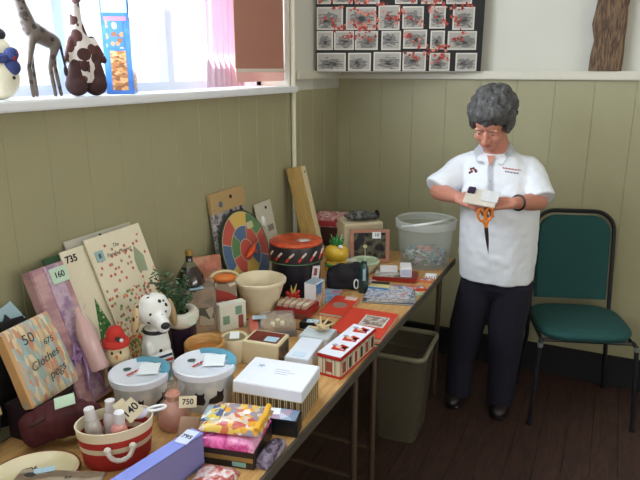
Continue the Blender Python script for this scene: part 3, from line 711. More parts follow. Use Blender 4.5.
for s in (-1, 1):
    MB().ell((s*.056, .0, .198), (.013, .024, .046), (0, R(-10*s), 0)).o('ear', mat('tan_and_black_ear', (176, 146, 104), .6) if s > 0 else mspots('patched_ear', (206, 180, 136), [(24, 22, 22)], 60, .4, .4), s2, True)
    MB().ell((s*.021, -.050, .222), (.006, .004, .005), seg=12).o('eye', mat('brown_eye', (60, 42, 28), .2), s2, True)
MB().ell((.005, -.107, .203), (.014, .009, .010)).o('nose', black, s2, True)
MB().tube([(-.012, -.088, .182), (.004, -.101, .180), (.02, -.088, .182)], .002, 6).o('mouth', mat('dark_mouth', (60, 36, 36), .5), s2, True)
MB().tube([(.034*math.cos(2*PI*k/20), -.004+.034*math.sin(2*PI*k/20), .158) for k in range(20)], .006, 8, True).o('collar', black, s2, True)
sc_o = MB().box((0, 0, 0), (.072, .004, .034)).o('striped_card', white, s2, loc=(-.004, -.068, .092), rot=(R(-25), R(-12), R(-14)))
MB().box((0, -.0024, .004), (.070, .001, .007)).o('navy_band', mat('navy_ink', (34, 36, 70), .5), sc_o)
MB().box((0, -.0024, -.009), (.070, .001, .007)).o('red_band', red, sc_o)
# planted pot
s4 = thing('planted_pot', 'dark plum pot with thick white cuff and a bushy green plant', 'pot plant', (-1.215, 1.520, TZ+.03), R(40))
MB().lathe([(0, -.03), (.044, -.03), (.050, .03), (.048, .10), (0, .10)], 28).o('pot', mat('dark_plum_glaze', (36, 24, 44), .25), s4, True)
mb = MB(); pts = []; rr = []
for k in range(24):
    a = 2*PI*k/24; pts.append((.042*math.cos(a), .042*math.sin(a), .128+.012*math.sin(a))); rr.append(.018+.006*math.cos(a+PI/2))
mb.tube(pts, rr, 10, True); mb.o('white_cuff', mat('white_stoneware', (214, 206, 190), .45), s4, True)
MB().cyl((0, 0, .125), .034, .02).o('soil', mat('dark_soil', (36, 28, 22), .9), s4)
random.seed(4); mb = MB(); st = MB()
for k in range(20):
    a = random.uniform(0, 2*PI); l = random.uniform(.05, .15); tx = (random.uniform(-.085, .05), random.uniform(-.03, .03))
    top = Vector((tx[0]-.01, tx[1], .13+l)); base = Vector((.014*math.cos(a), .014*math.sin(a), .125)); st.cap(base, top, .0018, .001, 5, False)
    for j in range(11):
        p = base.lerp(top, .25+.75*j/10); aa = random.uniform(0, 2*PI)
        mb.ell(p+Vector((.009*math.cos(aa), .009*math.sin(aa), .003)), (.010, .0045, .0022), (random.uniform(-.6, .6), random.uniform(-.7, .7), aa), 6)
st.o('stem', mat('plant_stem', (70, 92, 54), .7), s4); f_ = mb.o('foliage', mprint('leaf_green', [(54, 88, 58), (84, 118, 84), (38, 70, 46)], 60, .6), s4, True)
sticker(s4, (.032, -.052, .122), (R(75), 0, R(30)), None, .024, .028, green_sticker)

# ================================================================== TUBS, BOWLS, TINS
def picture_tub(label, loc, rz, sc_=1., cats=((-.45, .035), (.55, .03))):
    t = thing('lidded_tub', label, 'tub', loc, rz, 'white tubs with cat pictures'); r0, r1, h = .072*sc_, .083*sc_, .118*sc_
    MB().lathe([(0, 0), (r0, 0), (r1, h), (0, h)], 48).o('tub_body', mprint('pale_tub_print', [(206, 208, 206), (190, 194, 196), (214, 212, 204)], 12, .35, (1, 1, 1), 'noise'), t, True)
    MB().lathe([(r1-.001, h-.016), (r1+.006*sc_, h-.016), (r1+.007*sc_, h+.002), (r1+.003*sc_, h+.005), (r1-.004*sc_, h+.002), (0, h+.001)], 48).o('lid', mat('white_lid', (222, 226, 236), .3), t, True)
    mb = MB(); n = 18                                   # the teal half of the lid rim
    a0, a1 = R(-25), R(95)
    pts = [((r1+.0075*sc_)*math.cos(a0+(a1-a0)*k/n), (r1+.0075*sc_)*math.sin(a0+(a1-a0)*k/n)) for k in range(n+1)]
    ins = [((r1-.020*sc_)*math.cos(a0+(a1-a0)*k/n), (r1-.020*sc_)*math.sin(a0+(a1-a0)*k/n)) for k in range(n+1)]
    mb.prism(pts+ins[::-1], h-.017, h+.0062); mb.o('teal_band', mat('teal_print', (92, 160, 186), .3), t)
    st_ = MB().box((.028*sc_, -.002, h+.007), (.06*sc_, .07*sc_, .0015), (0, 0, R(-12))).o('lid_label', mat('lid_label_paper', (236, 242, 246), .5), t)
    mb = MB()
    for k in range(5): mb.box(((-.03+.010*k)*sc_, (-.022+.008*k)*sc_, h+.0066), (.013*sc_, .006*sc_, .0014), (0, 0, R(40+k*13)))
    mb.o('lid_red_print', red, t)
    MB().ell((-.035*sc_, .02*sc_, h+.0045), (.012*sc_, .009*sc_, .002)).o('lid_green_print', mat('dark_green_ink', (50, 80, 74), .5), t, True)
    for a, s in cats:                                   # sitting black cats wrapped on the side
        A = a-PI/2; rc = r0+(r1-r0)*.3+.001
        def Pp(u, v):
            z = v; rr_ = r0+(r1-r0)*z/h+.0012; q = A+u/rr_; return (rr_*math.cos(q), rr_*math.sin(q), z)
        outline = [(-.034, .004), (-.012, .000), (.012, .000), (.017, .012), (.014, .024), (.016, .040), (.009, .034), (.001, .034), (-.006, .041), (-.008, .026), (-.018, .022), (-.030, .018)]
        mb = MB(); vs = [mb.bm.verts.new(Pp(u*sc_*s/.03, v*sc_+.026)) for u, v in outline]; mb.bm.faces.new(vs)
        bmesh.ops.triangulate(mb.bm, faces=mb.bm.faces[:]); bmesh.ops.solidify(mb.bm, geom=mb.bm.faces[:], thickness=.0008); mb.o('cat_picture', mat('black_cat_ink', (30, 28, 34), .4), t)
    return t
picture_tub('white tub with teal-edged lid and black cats, nearer the striped-sided box', (-.985, 1.325, TZ), R(40), 1., ((-.35, .035), (.42, .028)))
picture_tub('white tub with teal-edged lid in front of the snowman toy', (-1.128, 1.215, TZ), R(42), .94, ((-.05, .02), (.95, .028)))
# turned wooden bowl and cream dish behind the tub
b1 = thing('wooden_bowl', 'round tan wooden bowl behind the nearer lidded tub', 'bowl', (-1.098, 1.482, TZ), 0)
MB().lathe([(0, 0), (.05, 0), (.062, .03), (.064, .095), (.060, .10), (.054, .095), (.048, .07), (0, .06)], 40).o('bowl', mwood('turned_pine', (176, 128, 70), (200, 154, 92), 8, (1, 1, 5)), b1, True)
MB().cyl((0, 0, .068), .047, .01).o('bowl_content', mat('amber_wax', (176, 112, 50), .35), b1)
b2 = thing('cream_pot', 'cream stoneware pot beside the wooden bowl', 'pot', (-1.055, 1.590, TZ), 0)
MB().lathe([(0, 0), (.04, 0), (.046, .03), (.046, .075), (.042, .082), (.037, .078), (.036, .02), (0, .015)], 32).o('pot', mat('cream_stoneware', (224, 210, 178), .4), b2, True)
MB().box((0, .0, .083), (.03, .05, .003), (0, 0, R(30))).o('paper_slip', paper, b2)
# cream mixing bowl
b3 = thing('mixing_bowl', 'large cream plastic mixing bowl in front of the dartboard', 'bowl', (-1.200, 2.005, TZ), 0)
MB().lathe([(0, 0), (.058, 0), (.062, .008), (.088, .09), (.096, .118), (.103, .120), (.104, .130), (.098, .133), (.092, .122), (.082, .085), (.056, .012), (0, .01)], 48).o('bowl', mat('cream_melamine', (226, 212, 182), .35), b3, True)
b3b = thing('cream_casserole', 'cream dish under the mixing bowl, holding it up', 'dish', (-1.195, 1.99, TZ-.0), 0) if 0 else None
# big round black and red tin
b4 = thing('round_tin', 'big black round tin with orange-red lid between dartboard and pineapple', 'tin', (-1.172, 2.262, TZ), R(25)); b4.scale = (.97, .97, 1.0)
MB().lathe([(0, 0), (.100, 0), (.106, .005), (.110, .165), (0, .165)], 48).o('tin_body', mat('black_tin', (30, 28, 38), .3), b4, True)
MB().lathe([(.111, .150), (.118, .150), (.118, .215), (.116, .220), (0, .220)], 48).o('lid', mat('black_lid_band', (38, 30, 34), .35), b4, True)
MB().lathe([(0, .2205), (.116, .2205), (.118, .226), (.112, .231), (.09, .233), (0, .234)], 48).o('lid_top', mprint('orange_red_print', [(182, 60, 34), (206, 88, 48), (160, 44, 30)], 16, .3, (1, 1, 1), 'noise'), b4, True)
MB().lathe([(.1185, .147), (.121, .150), (.1185, .153)], 48).o('green_rim_line', mat('green_line', (60, 96, 60), .4), b4, True)
for k in range(7):
    a = R(-160+k*26); mb = MB()
    for q_ in range(2):
        aa = a+q_*.13; mb.mi = q_; mb.cap((.1185*math.cos(aa), .1185*math.sin(aa), .165+.018*q_), (.1185*math.cos(aa+.13), .1185*math.sin(aa+.13), .183+.014*q_), .005, .0045, 8)
    mb.o('feather_print', [mat('red_print', (196, 60, 44), .4), mat('pale_print', (206, 190, 180), .4)], b4, True)
MB().ell((.035, -.04, .238), (.03, .02, .004)).o('silver_card', mat('silver_card', (196, 196, 190), .3, .4), b4, True)
MB().box((.085, -.075, .085), (.045, .003, .10), (0, R(10), R(48))).o('hanging_label', paper, b4)
MB().box((.087, -.078, .11), (.018, .003, .03), (0, R(10), R(48))).o('label_print', mat('dull_red_print', (150, 80, 70), .5), b4)

# ================================================================== BACK OF THE TABLE
# dartboard
d1 = leaner('dartboard', 'round multicoloured children\'s dartboard leaning on the wall behind the bowl', 'dartboard', 2.205, -1.440, -1.340, .36)
d1['label'] = 'round multicoloured toy dartboard leaning on the wall behind the bowl'
RD = .178; cols = [mat('dart_red', (188, 84, 72), .5), mat('dart_yellow', (214, 178, 92), .5), mat('dart_blue', (82, 108, 142), .5), mat('dart_green', (92, 130, 84), .5), mat('dart_line', (206, 190, 160), .5), mat('dark_green_rim', (40, 56, 40), .5)]
MB().cyl((0, 0, RD), RD, .012, rot=(R(90), 0, 0), seg=56).o('rim', cols[5], d1, True)
mb = MB(); mb.mi = 4; mb.cyl((0, -.0062, RD), RD-.008, .002, rot=(R(90), 0, 0), seg=56)
rings = [(.0, .047), (.050, .106), (.110, .168)]
pal = [[0], [2, 3, 0, 1, 2, 0], [1, 0, 2, 1, 3, 2, 0, 3]]
for ri, (ra, rb) in enumerate(rings):
    n = len(pal[ri])*1
    for k in range(n):
        a0, a1 = 2*PI*k/n+.02/max(rb, .03)*.1+R(68), 2*PI*(k+1)/n-.02/max(rb, .03)*.1+R(68)
        st_ = 14; po = [(rb*math.cos(a0+(a1-a0)*j/st_), rb*math.sin(a0+(a1-a0)*j/st_)) for j in range(st_+1)]
        pi_ = [(ra*math.cos(a0+(a1-a0)*j/st_), ra*math.sin(a0+(a1-a0)*j/st_)) for j in range(st_+1)] if ra else [(0, 0)]
        mb.mi = pal[ri][k]; vs0 = len(mb.bm.verts)
        mb2 = mb.prism(po+pi_[::-1] if ra or n > 1 else po[:-1], 0, 0.0001) if 0 else None
        v = [mb.bm.verts.new((x, -.0078, RD+y)) for x, y in (po+pi_[::-1] if n > 1 else po[:-1])]
        f = mb.bm.faces.new(v); f.material_index = mb.mi
mb.o('target_face', cols, d1)
sticker(d1, (.07, -.0085, .275), FR, None, .05, .03, mat('pale_sticker', (196, 190, 150), .5))
MB().ell((-.0, -.03, .17), (.035, .016, .010), (0, R(-25), 0)).cap((-.04, -.03, .155), (.045, -.03, .19), .006, .005).box((.02, -.03, .165), (.03, .012, .012), (0, R(20), 0)).o('orange_dart_clip', mat('bright_orange_plastic', (236, 92, 40), .3), d1, True)
# toy bag with card header
d2 = leaner('bagged_toy', 'clear bag of toys with brown card header leaning left of the dartboard', 'toy pack', 2.19, -1.472, -1.412, .44)
MB().box((0, .006, .20), (.25, .012, .38), bev=.004).o('bag', mprint('toy_jumble', [(180, 176, 180), (84, 70, 84), (196, 190, 184), (120, 110, 120), (60, 54, 70)], 26, .25, (1, 1, 1), 'noise'), d2)
MB().box((0, 0, .395), (.26, .014, .085)).o('card_header', mat('brown_card', (178, 148, 100), .7), d2)
MB().cyl((.02, -.008, .405), .008, .004, rot=(R(90), 0, 0)).o('hanging_hole', ink, d2)
MB().cyl((-.06, -.008, .385), .013, .003, rot=(R(90), 0, 0)).o('round_logo', mat('blue_grey_print', (90, 104, 120), .5), d2)
MB().box((-.12, -.001, .19), (.012, .016, .37)).o('bag_edge', mclear('clear_cellophane', (230, 225, 225), .15, .08), d2)
# white card
d3 = leaner('blister_card', 'small white hanging card behind the big round tin', 'card', 2.49, -1.470, -1.40, .33)
MB().box((0, 0, .165), (.15, .004, .33)).o('card', mat('off_white_card', (196, 190, 170), .6), d3)
MB().cyl((.02, -.003, .30), .007, .003, rot=(R(90), 0, 0)).o('hanging_hole', ink, d3)
MB().ell((-.03, -.006, .24), (.02, .01, .028)).o('blister', mat('shiny_blister', (226, 226, 216), .15), d3, True)
MB().box((.03, -.003, .20), (.05, .002, .03)).o('print_block', mat('grey_print', (130, 120, 110), .6), d3)
# cricket bat shaped long wooden box
d4 = leaner('long_wooden_box', 'tall narrow wooden box with red foot leaning in the corner', 'box', 2.735, -1.425, -1.285, .49, z0=TZ+.016, roll=R(5))
MB().box((0, .02, .245), (.115, .05, .43), bev=.003).o('box_body', mwood('pale_pine', (190, 158, 96), (176, 142, 84), 6, (6, 6, 1)), d4)
MB().box((.035, -.006, .25), (.045, .004, .42)).o('pale_side_strip', mat('cream_side', (216, 200, 160), .5), d4)
MB().box((0, .02, .05), (.118, .054, .08)).o('red_foot', mat('orange_red_card', (190, 66, 44), .5), d4)
MB().cyl((.035, -.009, .43), .006, .003, rot=(R(90), 0, 0)).o('round_mark', mat('grey_print', (130, 120, 110), .6), d4)
# boxes behind
def carton(name, label, cat, loc, rz, d, m, group=None, bev=.002):
    t = thing(name, label, cat, loc, rz, group); MB().box((0, 0, d[2]/2), d, bev=bev).o('box_body', m, t); return t
d5 = carton('brown_box', 'dark brown box under the pink gift box in the corner', 'box', (-1.31, 3.04, TZ), R(10), (.17, .14, .105), mat('dark_brown_card', (78, 44, 36), .6))
MB().box((0, -.0705, .05), (.08, .002, .04)).o('front_panel', mat('maroon_panel', (100, 44, 40), .5), d5)
d6 = carton('pink_gift_box', 'pink and white patterned flat box on the dark brown box', 'gift box', (-1.315, 3.04, TZ+.1055), R(8), (.24, .15, .055), mspots('pink_pattern', (214, 142, 146), [(236, 220, 214), (190, 60, 66), (236, 200, 196)], 45, .5, .8))
MB().box((-.05, -.0755, .02), (.12, .002, .03)).o('red_panel', mat('rose_red_print', (190, 62, 70), .5), d6)
d7 = carton('cream_carton', 'cream cardboard carton holding a dark plush behind the candle jar', 'box', (-1.125, 2.885, TZ), R(38), (.20, .15, .185), mat('cream_carton', (214, 200, 168), .7))
MB().box((0, -.076, .165), (.19, .002, .02)).o('fold_line', mat('cream_shade_card', (190, 176, 146), .7), d7)

d8 = thing('plush_animal', 'black and grey plush lying on the cream carton', 'soft toy', (-1.120, 2.88, TZ+.196), R(28))
random.seed(8); mb = MB(); mb.ell((0, 0, .012), (.085, .05, .02)).ell((-.02, -.01, .022), (.045, .035, .02)).ell((.07, .0, .010), (.03, .03, .016))
remeshed(mb, 'body', mprint('grey_black_plush', [(24, 24, 24), (120, 120, 116), (40, 40, 40), (84, 86, 84)], 22, .95, (1, 1, 1), 'noise'), d8, .004, 2, .5, lambda c: .004*NZ.noise(c*80))
for s in (-1, 1): MB().ell((.085, s*.018, .026), (.010, .006, .012)).o('ear', mat('black_plush', (22, 22, 24), .95), d8, True)
d9 = thing('framed_picture', 'dark picture in a pink-brown frame, numbered 10, behind the candle jar', 'picture', (-1.030, 2.785, TZ+.002), (R(-9), 0, R(26))); d9.scale = (.95, .95, .92)
MB().box((0, 0, .088), (.205, .018, .176)).o('frame', mat('pink_brown_frame', (178, 122, 98), .5), d9)
MB().box((0, -.0095, .088), (.165, .003, .140)).o('picture', mprint('dark_picture', [(28, 20, 24), (40, 28, 30), (96, 92, 74), (24, 18, 24), (30, 22, 30)], 14, .2, (1, 1, 1), 'noise'), d9)
sticker(d9, (.035, -.0115, .145), FR, '10', .045, .035, paper, .024)
MB().box((-.025, -.0112, .05), (.004, .001, .05)).ell((-.025, -.0115, .085), (.012, .001, .010)).o('pale_flower_picture', mat('pale_flower', (196, 190, 150), .5), d9)
# pineapple jar
e1 = thing('pineapple_jar', 'yellow pineapple-shaped jar with green leaves', 'jar', (-1.108, 2.55, TZ), 0); e1.scale = (1.2, 1.2, 1.2)
yg = mat('yellow_glaze', (220, 176, 50), .2, coat=.4); gg = mat('green_glaze', (40, 130, 60), .25, coat=.4)
MB().lathe([(0, 0), (.036, 0), (.044, .012), (.047, .03), (.042, .05), (.036, .058)], 28).lathe([(.036, .058), (.046, .07), (.048, .09), (.040, .108), (.022, .117), (0, .119)], 28).o('jar_body', yg, e1, True)
mb = MB()
for k in range(11):
    a = 2*PI*k/11; mb.cap((.008*math.cos(a), .008*math.sin(a), .114), (.028*math.cos(a), .028*math.sin(a), .128+.012*(k % 3)), .009, .002, 8)
mb.cap((0, 0, .115), (0, 0, .158), .010, .002).o('leaves', gg, e1, True)
MB().tube([(.043*math.cos(2*PI*k/24), .043*math.sin(2*PI*k/24), .042) for k in range(24)], .006, 8, True).o('green_band', gg, e1, True)
mb = MB(); mb.ell((.05, -.03, .022), (.018, .018, .018)).ell((.058, -.038, .045), (.014, .012, .012)).cap((.045, -.05, .012), (.07, -.04, .01), .008, .006); mb.o('frog', mat('bright_green_glaze', (56, 160, 50), .25, coat=.4), e1, True)
MB().ell((.026, -.024, .117), (.010, .007, .008)).o('price_tag', paper, e1, True)
# candle jar
e2 = thing('candle_jar', 'squat cream jar candle with pale green rim and white wick', 'candle', (-1.005, 2.648, TZ), 0); e2.scale = (.9, .9, .9)
MB().lathe([(0, 0), (.062, 0), (.070, .012), (.073, .045), (0, .045)], 40).o('jar', mat('cream_wax_glass', (206, 196, 156), .3), e2, True)
MB().lathe([(.070, .045), (.079, .047), (.082, .055), (.078, .060), (.066, .060), (.062, .054), (0, .054)], 40).o('rim', mat('pale_green_glass', (176, 192, 158), .2), e2, True)
MB().cap((0, 0, .05), (.004, 0, .088), .0022, .0018, 6).o('wick', wt, e2)
# black bag and dark green bottle
e3 = thing('black_pouch', 'black velvet pouch lying between pineapple jar and carton', 'bag', (-1.000, 2.395, TZ), R(20)); e3.scale = (.95, .80, 1.15)
mb = MB(); mb.ell((0, 0, .05), (.085, .075, .045)).box((0, .0, .036), (.16, .13, .06)).ell((.05, .03, .07), (.035, .03, .025)); remeshed(mb, 'pouch', mat('black_velvet', (18, 14, 24), .8), e3, .006, 4, .5, lambda c: .006*NZ.noise(c*22))
MB().box((.03, .055, .094), (.05, .02, .012), bev=.003).o('white_clip', mat('dirty_white', (196, 196, 180), .5), e3)
MB().tube([(.055+.010*math.cos(2*PI*k/12), -.072, .030+.018*math.sin(2*PI*k/12)) for k in range(12)], .003, 6, True).o('white_ring', white, e3, True)
e4 = thing('green_bottle', 'small dark green bottle beside the black pouch', 'bottle', (-.900, 2.365, TZ), 0)
MB().lathe([(0, 0), (.020, 0), (.022, .01), (.022, .10), (.018, .118), (.013, .125), (.013, .138), (0, .14)], 24).o('bottle', mat('dark_green_glass', (24, 54, 54), .12, coat=.5), e4, True)
MB().box((.010, -.0195, .085), (.012, .003, .05), (0, 0, R(25))).o('label_strip', mat('pale_blue_label', (150, 176, 186), .4), e4)
# small white and blue carton
e5 = carton('small_carton', 'small upright white carton with blue and orange picture side', 'box', (-1.025, 2.137, TZ), R(-4), (.055, .07, .105), white)
MB().box((.0278, 0, .052), (.001, .073, .102)).o('picture_side', mprint('toy_picture', [(196, 168, 130), (180, 140, 104), (206, 196, 176), (80, 120, 170)], 24, .4, (1, 1, 1), 'noise'), e5)
MB().box((.0284, -.012, .08), (.001, .04, .045)).o('blue_panel', mat('blue_print', (64, 122, 176), .4), e5)
MB().box((0, 0, .1052), (.048, .073, .001)).o('top_print', mat('grey_blue_print', (150, 164, 176), .5), e5)
# raffle bucket
rb = thing('raffle_bucket', 'big clear plastic bucket of folded tickets on the table end', 'bucket', (-.774, 2.868, TZ), R(38))
ckt = mclear('clear_bucket_plastic', (206, 212, 206), .17, .2)
MB().lathe([(0, .003), (.118, .003), (.122, .01), (.139, .222), (.136, .222), (.119, .012), (.116, .007), (0, .007)], 56).o('bucket_body', ckt, rb, True)
MB().lathe([(.139, .195), (.147, .197), (.149, .226), (.146, .232), (.138, .232), (.136, .226)], 56).o('rim', mclear('clear_rim', (216, 220, 214), .45, .2), rb, True)
ax_ = V((.54, .84, 0)); md_ = V((.45, -.85, .22)).normalized()      # bail hangs out over the rim towards the room
iR = Matrix.Rotation(R(-38), 3, 'Z')
pts = [iR @ (ax_*.151*math.cos(PI*k/24)+md_*.165*math.sin(PI*k/24))+V((0, 0, .212)) for k in range(25)]
mb = MB()
mb.tube(pts, .0035, 8).tube(pts[6:19], .006, 8); mb.o('handle', mat('white_handle', (220, 224, 222), .3), rb, True)
rand = random.Random(21)
tk = MB(); pal_t = [mat('ticket_green', (130, 170, 150), .7), mat('ticket_blue', (130, 150, 176), .7), mat('ticket_white', (206, 206, 200), .7), mat('ticket_pink', (206, 140, 126), .7), mat('ticket_dark', (70, 84, 84), .7)]
for k in range(420):
    a = rand.uniform(0, 2*PI); r_ = .098*math.sqrt(rand.random()); z = rand.uniform(.022, .070)+.02*(1-r_/.098)
    tk.mi = rand.choice((0, 0, 1, 1, 2, 2, 3, 4)) if z < .078 else 3
    tk.box((r_*math.cos(a), r_*math.sin(a), z), (.024, .014, .004), (rand.uniform(-.7, .7), rand.uniform(-.7, .7), rand.uniform(0, 3)))
o = tk.o('raffle_tickets', pal_t, None, loc=(-.774, 2.868, TZ)); tag(o, 'heap of folded green, white and pink raffle tickets inside the clear bucket', 'tickets'); o['kind'] = 'stuff'

# ================================================================== MIDDLE OF THE TABLE
# kraft gift package with dark bottle and orange packs on top
k1 = carton('wrapped_hamper', 'brown hamper box in cellophane under the dark round-bellied bottle', 'box', (-1.335, 1.748, TZ), R(42), (.15, .115, .16), mprint('hamper_print', [(124, 96, 66), (156, 124, 88), (104, 84, 66), (172, 140, 104)], 9, .3, (1, 1, 1), 'noise'))
MB().box((0, 0, .0825), (.156, .121, .165)).o('clear_wrap', mclear('clear_cellophane', (230, 225, 225), .15, .08), k1)
MB().box((.04, -.0595, .06), (.05, .003, .07)).o('front_picture', mprint('hamper_picture', [(84, 88, 78), (140, 60, 50), (180, 170, 150)], 30, .4), k1)
sticker(k1, (.01, -.038, .1655), (0, 0, R(10)), None, .05, .03, bluepaper)
k2 = thing('round_bellied_bottle', 'dark liqueur bottle with round belly and gold stopper on the hamper', 'bottle', (-1.345, 1.750, TZ+.166), 0); k2.scale = (1.35, 1.35, 1.35)
MB().lathe([(0, 0), (.034, 0), (.040, .008), (.036, .028), (.020, .052), (.010, .065), (.009, .085), (0, .085)], 28).o('bottle', mat('dark_brown_glass', (44, 24, 18), .08, coat=.6), k2, True)
MB().cyl((0, 0, .091), .011, .014).o('gold_stopper', mat('dull_gold', (176, 146, 84), .35, .6), k2, True)
MB().lathe([(.0102, .066), (.0195, .054)], 20).o('neck_label', mat('olive_label', (96, 96, 70), .5), k2)
k3 = carton('flat_card_pack', 'upright pinkish orange pack behind the dark bottle', 'pack', (-1.408, 1.94, TZ+.003), (R(-8), 0, R(52)), (.13, .03, .205), mprint('orange_pink_card', [(196, 130, 96), (206, 150, 120), (186, 112, 84)], 14, .5, (1, 1, 1), 'noise'))
sticker(k3, (.02, -.016, .165), FR, None, .05, .03, mat('salmon_sticker', (206, 124, 104), .5))
k4 = thing('orange_slice_sweets', 'orange fruit-slice pack with cream edge above the picture cartons', 'sweets', (-1.272, 1.866, TZ+.152), R(40))
MB().ell((0, 0, .014), (.045, .03, .016)).o('orange_pack', mat('bright_orange_print', (214, 116, 46), .35), k4, True)
MB().tube([(.05*math.cos(a), .034*math.sin(a), .018+.012*math.sin(a)) for a in [PI*k/12 for k in range(13)]], .006, 6).o('cream_edge', mat('cream_edge', (206, 190, 150), .5), k4, True)
k5 = carton('picture_carton', 'cream and red picture carton beneath the orange sweets', 'box', (-1.272, 1.866, TZ), R(42), (.08, .045, .15), mprint('red_cream_print', [(206, 190, 164), (170, 62, 50), (216, 204, 184), (150, 130, 110)], 26, .5))
k6 = carton('white_carton', 'white carton with green stamp squares leaning by the mixing bowl', 'box', (-1.202, 1.795, TZ), R(58), (.105, .035, .105), mat('off_white_carton', (222, 220, 206), .5))
for x_, z_ in ((-.028, .045), (.022, .075)): MB().box((x_, -.018, z_), (.026, .001, .032)).o('green_stamp', mat('stamp_green', (120, 156, 132), .5), k6)
MB().box((.03, -.018, .03), (.02, .001, .05)).o('red_stamp', mat('dull_red_print', (150, 80, 70), .5), k6)
# grey book with clear case
k7 = thing('flat_gift_tray', 'flat grey-brown clear-topped gift tray with pale blue tag, behind the cream chocolate box', 'gift box', (-1.058, 1.843, TZ), R(33))
MB().box((0, 0, .013), (.168, .138, .026), bev=.002).o('tray', mat('grey_violet_card', (120, 112, 120), .5), k7)
MB().box((.02, 0, .032), (.12, .132, .012), bev=.002).o('kraft_insert', mprint('kraft_tissue', [(160, 138, 110), (186, 164, 134), (150, 126, 100)], 20, .5, (1, 1, 1), 'noise'), k7)
MB().box((-.066, 0, .027), (.03, .132, .003)).o('pink_edge', mat('coral_edge', (216, 110, 92), .4), k7)
sticker(k7, (-.045, .035, .0395), (0, 0, 0), None, .05, .035, bluepaper)
for x_, y_ in ((.02, -.02), (.035, -.045), (.0, -.05)): MB().ell((x_, y_, .044), (.011, .011, .012), seg=10).o('cream_bead', mat('cream_bead', (222, 210, 176), .4), k7, True)
MB().box((.02, 0, .024), (.126, .136, .05)).o('clear_cover', mclear('clear_cellophane', (230, 225, 225), .15, .08), k7)
# chocolate bars row on red pack
k8 = thing('red_gift_pack', 'red pack lying under the row of pale chocolate bars', 'pack', (-1.050, 2.035, TZ), R(4))
MB().box((0, 0, .019), (.135, .125, .038), bev=.003).o('pack_body', mat('dark_red_card', (150, 40, 38), .4), k8)
MB().box((0, -.063, .016), (.125, .001, .016)).o('side_print', mat('brown_side', (110, 70, 50), .5), k8)
for q_ in range(5):
    c_ = thing('chocolate_bar', ('leftmost', 'second from left', 'middle', 'fourth from left', 'rightmost')[q_]+' of the five pale wrapped bars on the red pack', 'chocolate bar', (-1.102+.0255*q_, 2.018+.002*q_, TZ+.0385), R(2), 'pale wrapped bars in a row')
    MB().box((0, 0, .007), (.022, .085, .014), bev=.003).o('wrapper', mat('pinkish_kraft', (190, 156, 136), .45), c_)
    MB().box((0, -.015, .0145), (.018, .035, .001)).o('paper_band', mat('cream_band', (214, 200, 176), .5), c_)
# red star-shaped bow near the bowl
k9 = thing('gift_bow', 'small red and yellow bow in front of the mixing bowl', 'bow', (-1.095, 2.082, TZ+.0385), 0)
mb = MB()
for q_ in range(8): a = q_*PI/4; mb.cap((0, 0, .008), (.024*math.cos(a), .024*math.sin(a), .012+.014*(q_ % 2)), .004, .007, 8)
mb.o('loops', red, k9, True); MB().cap((0, 0, .01), (.014, .006, .06), .007, .002, 8).cap((0, 0, .01), (-.012, .008, .048), .007, .002, 8).o('yellow_leaves', mat('olive_yellow', (186, 170, 90), .5), k9, True)
# small lying goods
k10 = carton('white_mesh_pack', 'flat white pack with a cream flower decoration, beside the red-and-white tin', 'pack', (-.868, 1.838, TZ), R(5), (.11, .095, .03), mat('pale_blue_white_card', (206, 216, 222), .4))
k11 = thing('dried_flower', 'cream dried flower head lying on the flat white pack', 'flower', (-.862, 1.850, TZ+.0305), 0)
random.seed(2); mb = MB()
for q_ in range(9):
    a = q_*2*PI/9; r_ = random.uniform(.03, .048); mb.cap((0, 0, .012), (r_*math.cos(a), r_*math.sin(a), .010+.03*random.random()), .006, .0025, 7)
mb.ell((0, 0, .016), (.014, .014, .014)).cap((0, 0, .02), (-.004, .004, .052), .006, .003); mb.o('petals', mat('straw_petal', (216, 192, 150), .7), k11, True)
k12 = carton('dark_gift_box', 'small black box between the white packs and the santa tin', 'box', (-.922, 1.930, TZ), R(5), (.11, .05, .026), mat('black_card', (26, 26, 28), .4))
sticker(k12, (-.01, -.0, .0265), (0, 0, .2), None, .045, .03, bluepaper)
# cream chocolate box with brown picture top
c1 = thing('chocolate_box', 'cream box with a red-brown top panel and dark photo side', 'box', (-.957, 1.625, TZ), R(6))
MB().box((0, 0, .04), (.125, .10, .08), bev=.002).o('box_body', mat('cream_card', (222, 206, 170), .6), c1)
MB().box((0, .004, .0805), (.105, .076, .0012)).o('top_panel', mprint('red_brown_print', [(110, 36, 28), (92, 28, 24), (126, 48, 36)], 10, .35, (1, 1, 1), 'noise'), c1)
MB().box((.0632, 0, .04), (.0016, .082, .062)).o('side_photo', mprint('dark_photo', [(36, 28, 26), (60, 44, 36), (150, 110, 80), (30, 26, 26)], 22, .35, (1, 1, 1), 'noise'), c1)
sticker(c1, (.025, -.01, .0815), (0, 0, .0), None, .042, .035, bluepaper)
# small white box
c2 = thing('white_gift_box', 'glossy plain white box between the cream chocolate box and the santa tin', 'box', (-.825, 1.645, TZ), R(7))
MB().box((0, 0, .0225), (.075, .155, .045), bev=.001).o('box_base', mat('cream_white_card', (222, 214, 196), .5), c2)
MB().box((0, 0, .05), (.079, .159, .022), bev=.002).o('lid', mat('white_gloss_card', (226, 232, 244), .25), c2)
MB().box((.0, -.05, .0615), (.04, .03, .0015)).o('clear_sticker', mat('blue_white_sticker', (206, 226, 244), .2), c2)
